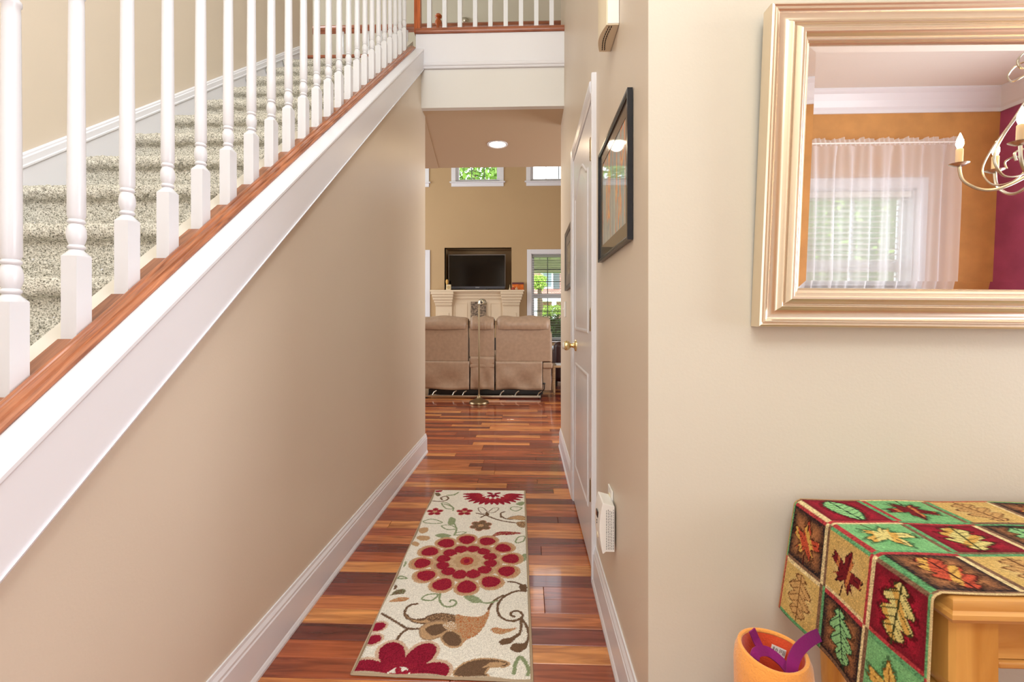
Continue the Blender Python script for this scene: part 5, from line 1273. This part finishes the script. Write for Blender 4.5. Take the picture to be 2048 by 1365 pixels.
def hedge_leaves(n, zlo, zhi, mat, nm, seed, size=.035):
    g = np.random.default_rng(seed); p = np.stack([g.uniform(.42, 3.0, n), g.uniform(12.0, 12.7, n), g.uniform(zlo, zhi, n)], 1)
    a = g.normal(size=(n, 3)); a /= np.linalg.norm(a, axis=1)[:, None]; b = np.cross(a, g.normal(size=(n, 3))); b /= np.linalg.norm(b, axis=1)[:, None]
    s = size * (.6 + .8 * g.random(n))[:, None]; V = np.stack([p - a * s, p + b * s * .5, p + a * s, p - b * s * .5], 1).reshape(-1, 3)
    mb = MB(); mb.v = [tuple(x) for x in V]; mb.f = [(4 * i, 4 * i + 1, 4 * i + 2, 4 * i + 3) for i in range(n)]
    o = mb.build(nm, mat, hd, fix=False); o['kind'] = 'stuff'
hedge_leaves(2600, 1.18, 1.44, m_leafl, 'light_top_leaves', 31); hedge_leaves(5200, .15, 1.20, m_leafd, 'foliage', 32)  # top leaves lighter; lower ones carry the hedge's shadow in their colour
MB().box(.5, 2.95, 12.1, 12.6, -.12, 1.1).build('branches', pbr('hedge_core', (34, 44, 26), .9), hd)
# porch roof outside the right window
pr_ = empty('porch_roof', (1.5, 10.5, 2.4), 'cream boarded porch ceiling with a beam outside the right window', 'porch')
for k in range(14):
    MB().box(-.2 + .26 * k, .05 + .26 * k, 9.3, 11.9, 2.62, 2.64).build('ceiling_board', pbr('porch_boards', (226, 222, 200), .7) if k == 0 else bpy.data.materials['porch_boards'], pr_)
MB().box(-.3, 3.5, 11.75, 11.95, 2.28, 2.66).build('beam', pbr('porch_beam', (150, 152, 128), .7), pr_, bevel=.01, seg=1)
MB().box(-.3, 3.5, 9.2, 12.0, 2.64, 2.72).build('roof_deck', pbr('roof_deck', (120, 118, 110), .8), pr_)
for x in (-.25, 3.4): MB().box(x - .06, x + .06, 11.78, 11.92, -.12, 2.28).build('post', m_trim, pr_)
# neighbouring brick house
def brickmat():
    m, nt, N, L, p = newmat('distant_brick'); tc = N.new('ShaderNodeTexCoord'); b = N.new('ShaderNodeTexBrick'); mp = N.new('ShaderNodeMapping'); mp.inputs['Rotation'].default_value = (R(90), 0, 0)
    L.new(tc.outputs['Object'], mp.inputs[0]); L.new(mp.outputs[0], b.inputs['Vector']); b.inputs['Scale'].default_value = 4.2
    b.inputs['Color1'].default_value = (*lin((186, 128, 108)), 1); b.inputs['Color2'].default_value = (*lin((160, 104, 88)), 1); b.inputs['Mortar'].default_value = (*lin((206, 190, 176)), 1)
    L.new(b.outputs['Color'], p.inputs['Base Color']); p.inputs['Roughness'].default_value = .9; return m
m_brick = brickmat()
ns = empty('brick_house', (2.6, 21, -.12), 'neighbouring brick house with white trim and a shuttered window', 'house')
MB().box(.2, 7.5, 21, 24, -.12, 6.0).build('brick_wall', m_brick, ns)
MB().box(.0, 7.6, 20.2, 21, 1.85, 2.18).build('porch_band', m_trim, ns)
for px in (1072, 1108): 
    x = atY(px, 600, 20.3).x; MB().box(x - .1, x + .1, 20.2, 20.4, -.12, 1.85).build('porch_column', m_trim, ns)
wx = atY(1094, 560, 20.95).x
wf = MB().box(wx - .28, wx + .28, 20.92, 21.0, 2.45, 3.6).build('window_frame', m_trim, ns)
MB().box(wx - .2, wx + .2, 20.90, 20.93, 2.55, 3.5).build('pane', pbr('dark_pane', (120, 136, 140), .1), wf)
MB().box(wx + .30, wx + .58, 20.92, 20.99, 2.45, 3.6).build('shutter', pbr('slate_shutter', (84, 92, 92), .6), ns)
MB().prism([(20.3, 6.0), (24.6, 6.0), (22.5, 7.6)], 'X', .0, 7.8).build('roof', pbr('shingle_roof', (104, 100, 96), .9), ns)
# shrub outside the dining window
sh = empty('shrub', (5.4, -5.2, -.12), 'leafy shrubs outside the dining window, glimpsed through the blind in the mirror', 'shrub')
foliage(sh, (5.4, -5.2, 1.9), (3.2, 1.6, 2.4), 9000, .06, m_leaf, 41); MB().lathe([(.01, -.1), (2.4, 0), (2.9, 1.2), (2.6, 2.8), (1.6, 3.8), (.01, 4.2)], (5.6, -6.2, 0), seg=20).build('sky_blocking_core', m_leafd, sh, smooth=True); MB().tube([(5.4, -5.2, -.12), (5.4, -5.2, 1.2)], .08, seg=8).build('trunk', m_bark, sh)  # solid core added behind the leaves to block bright sky
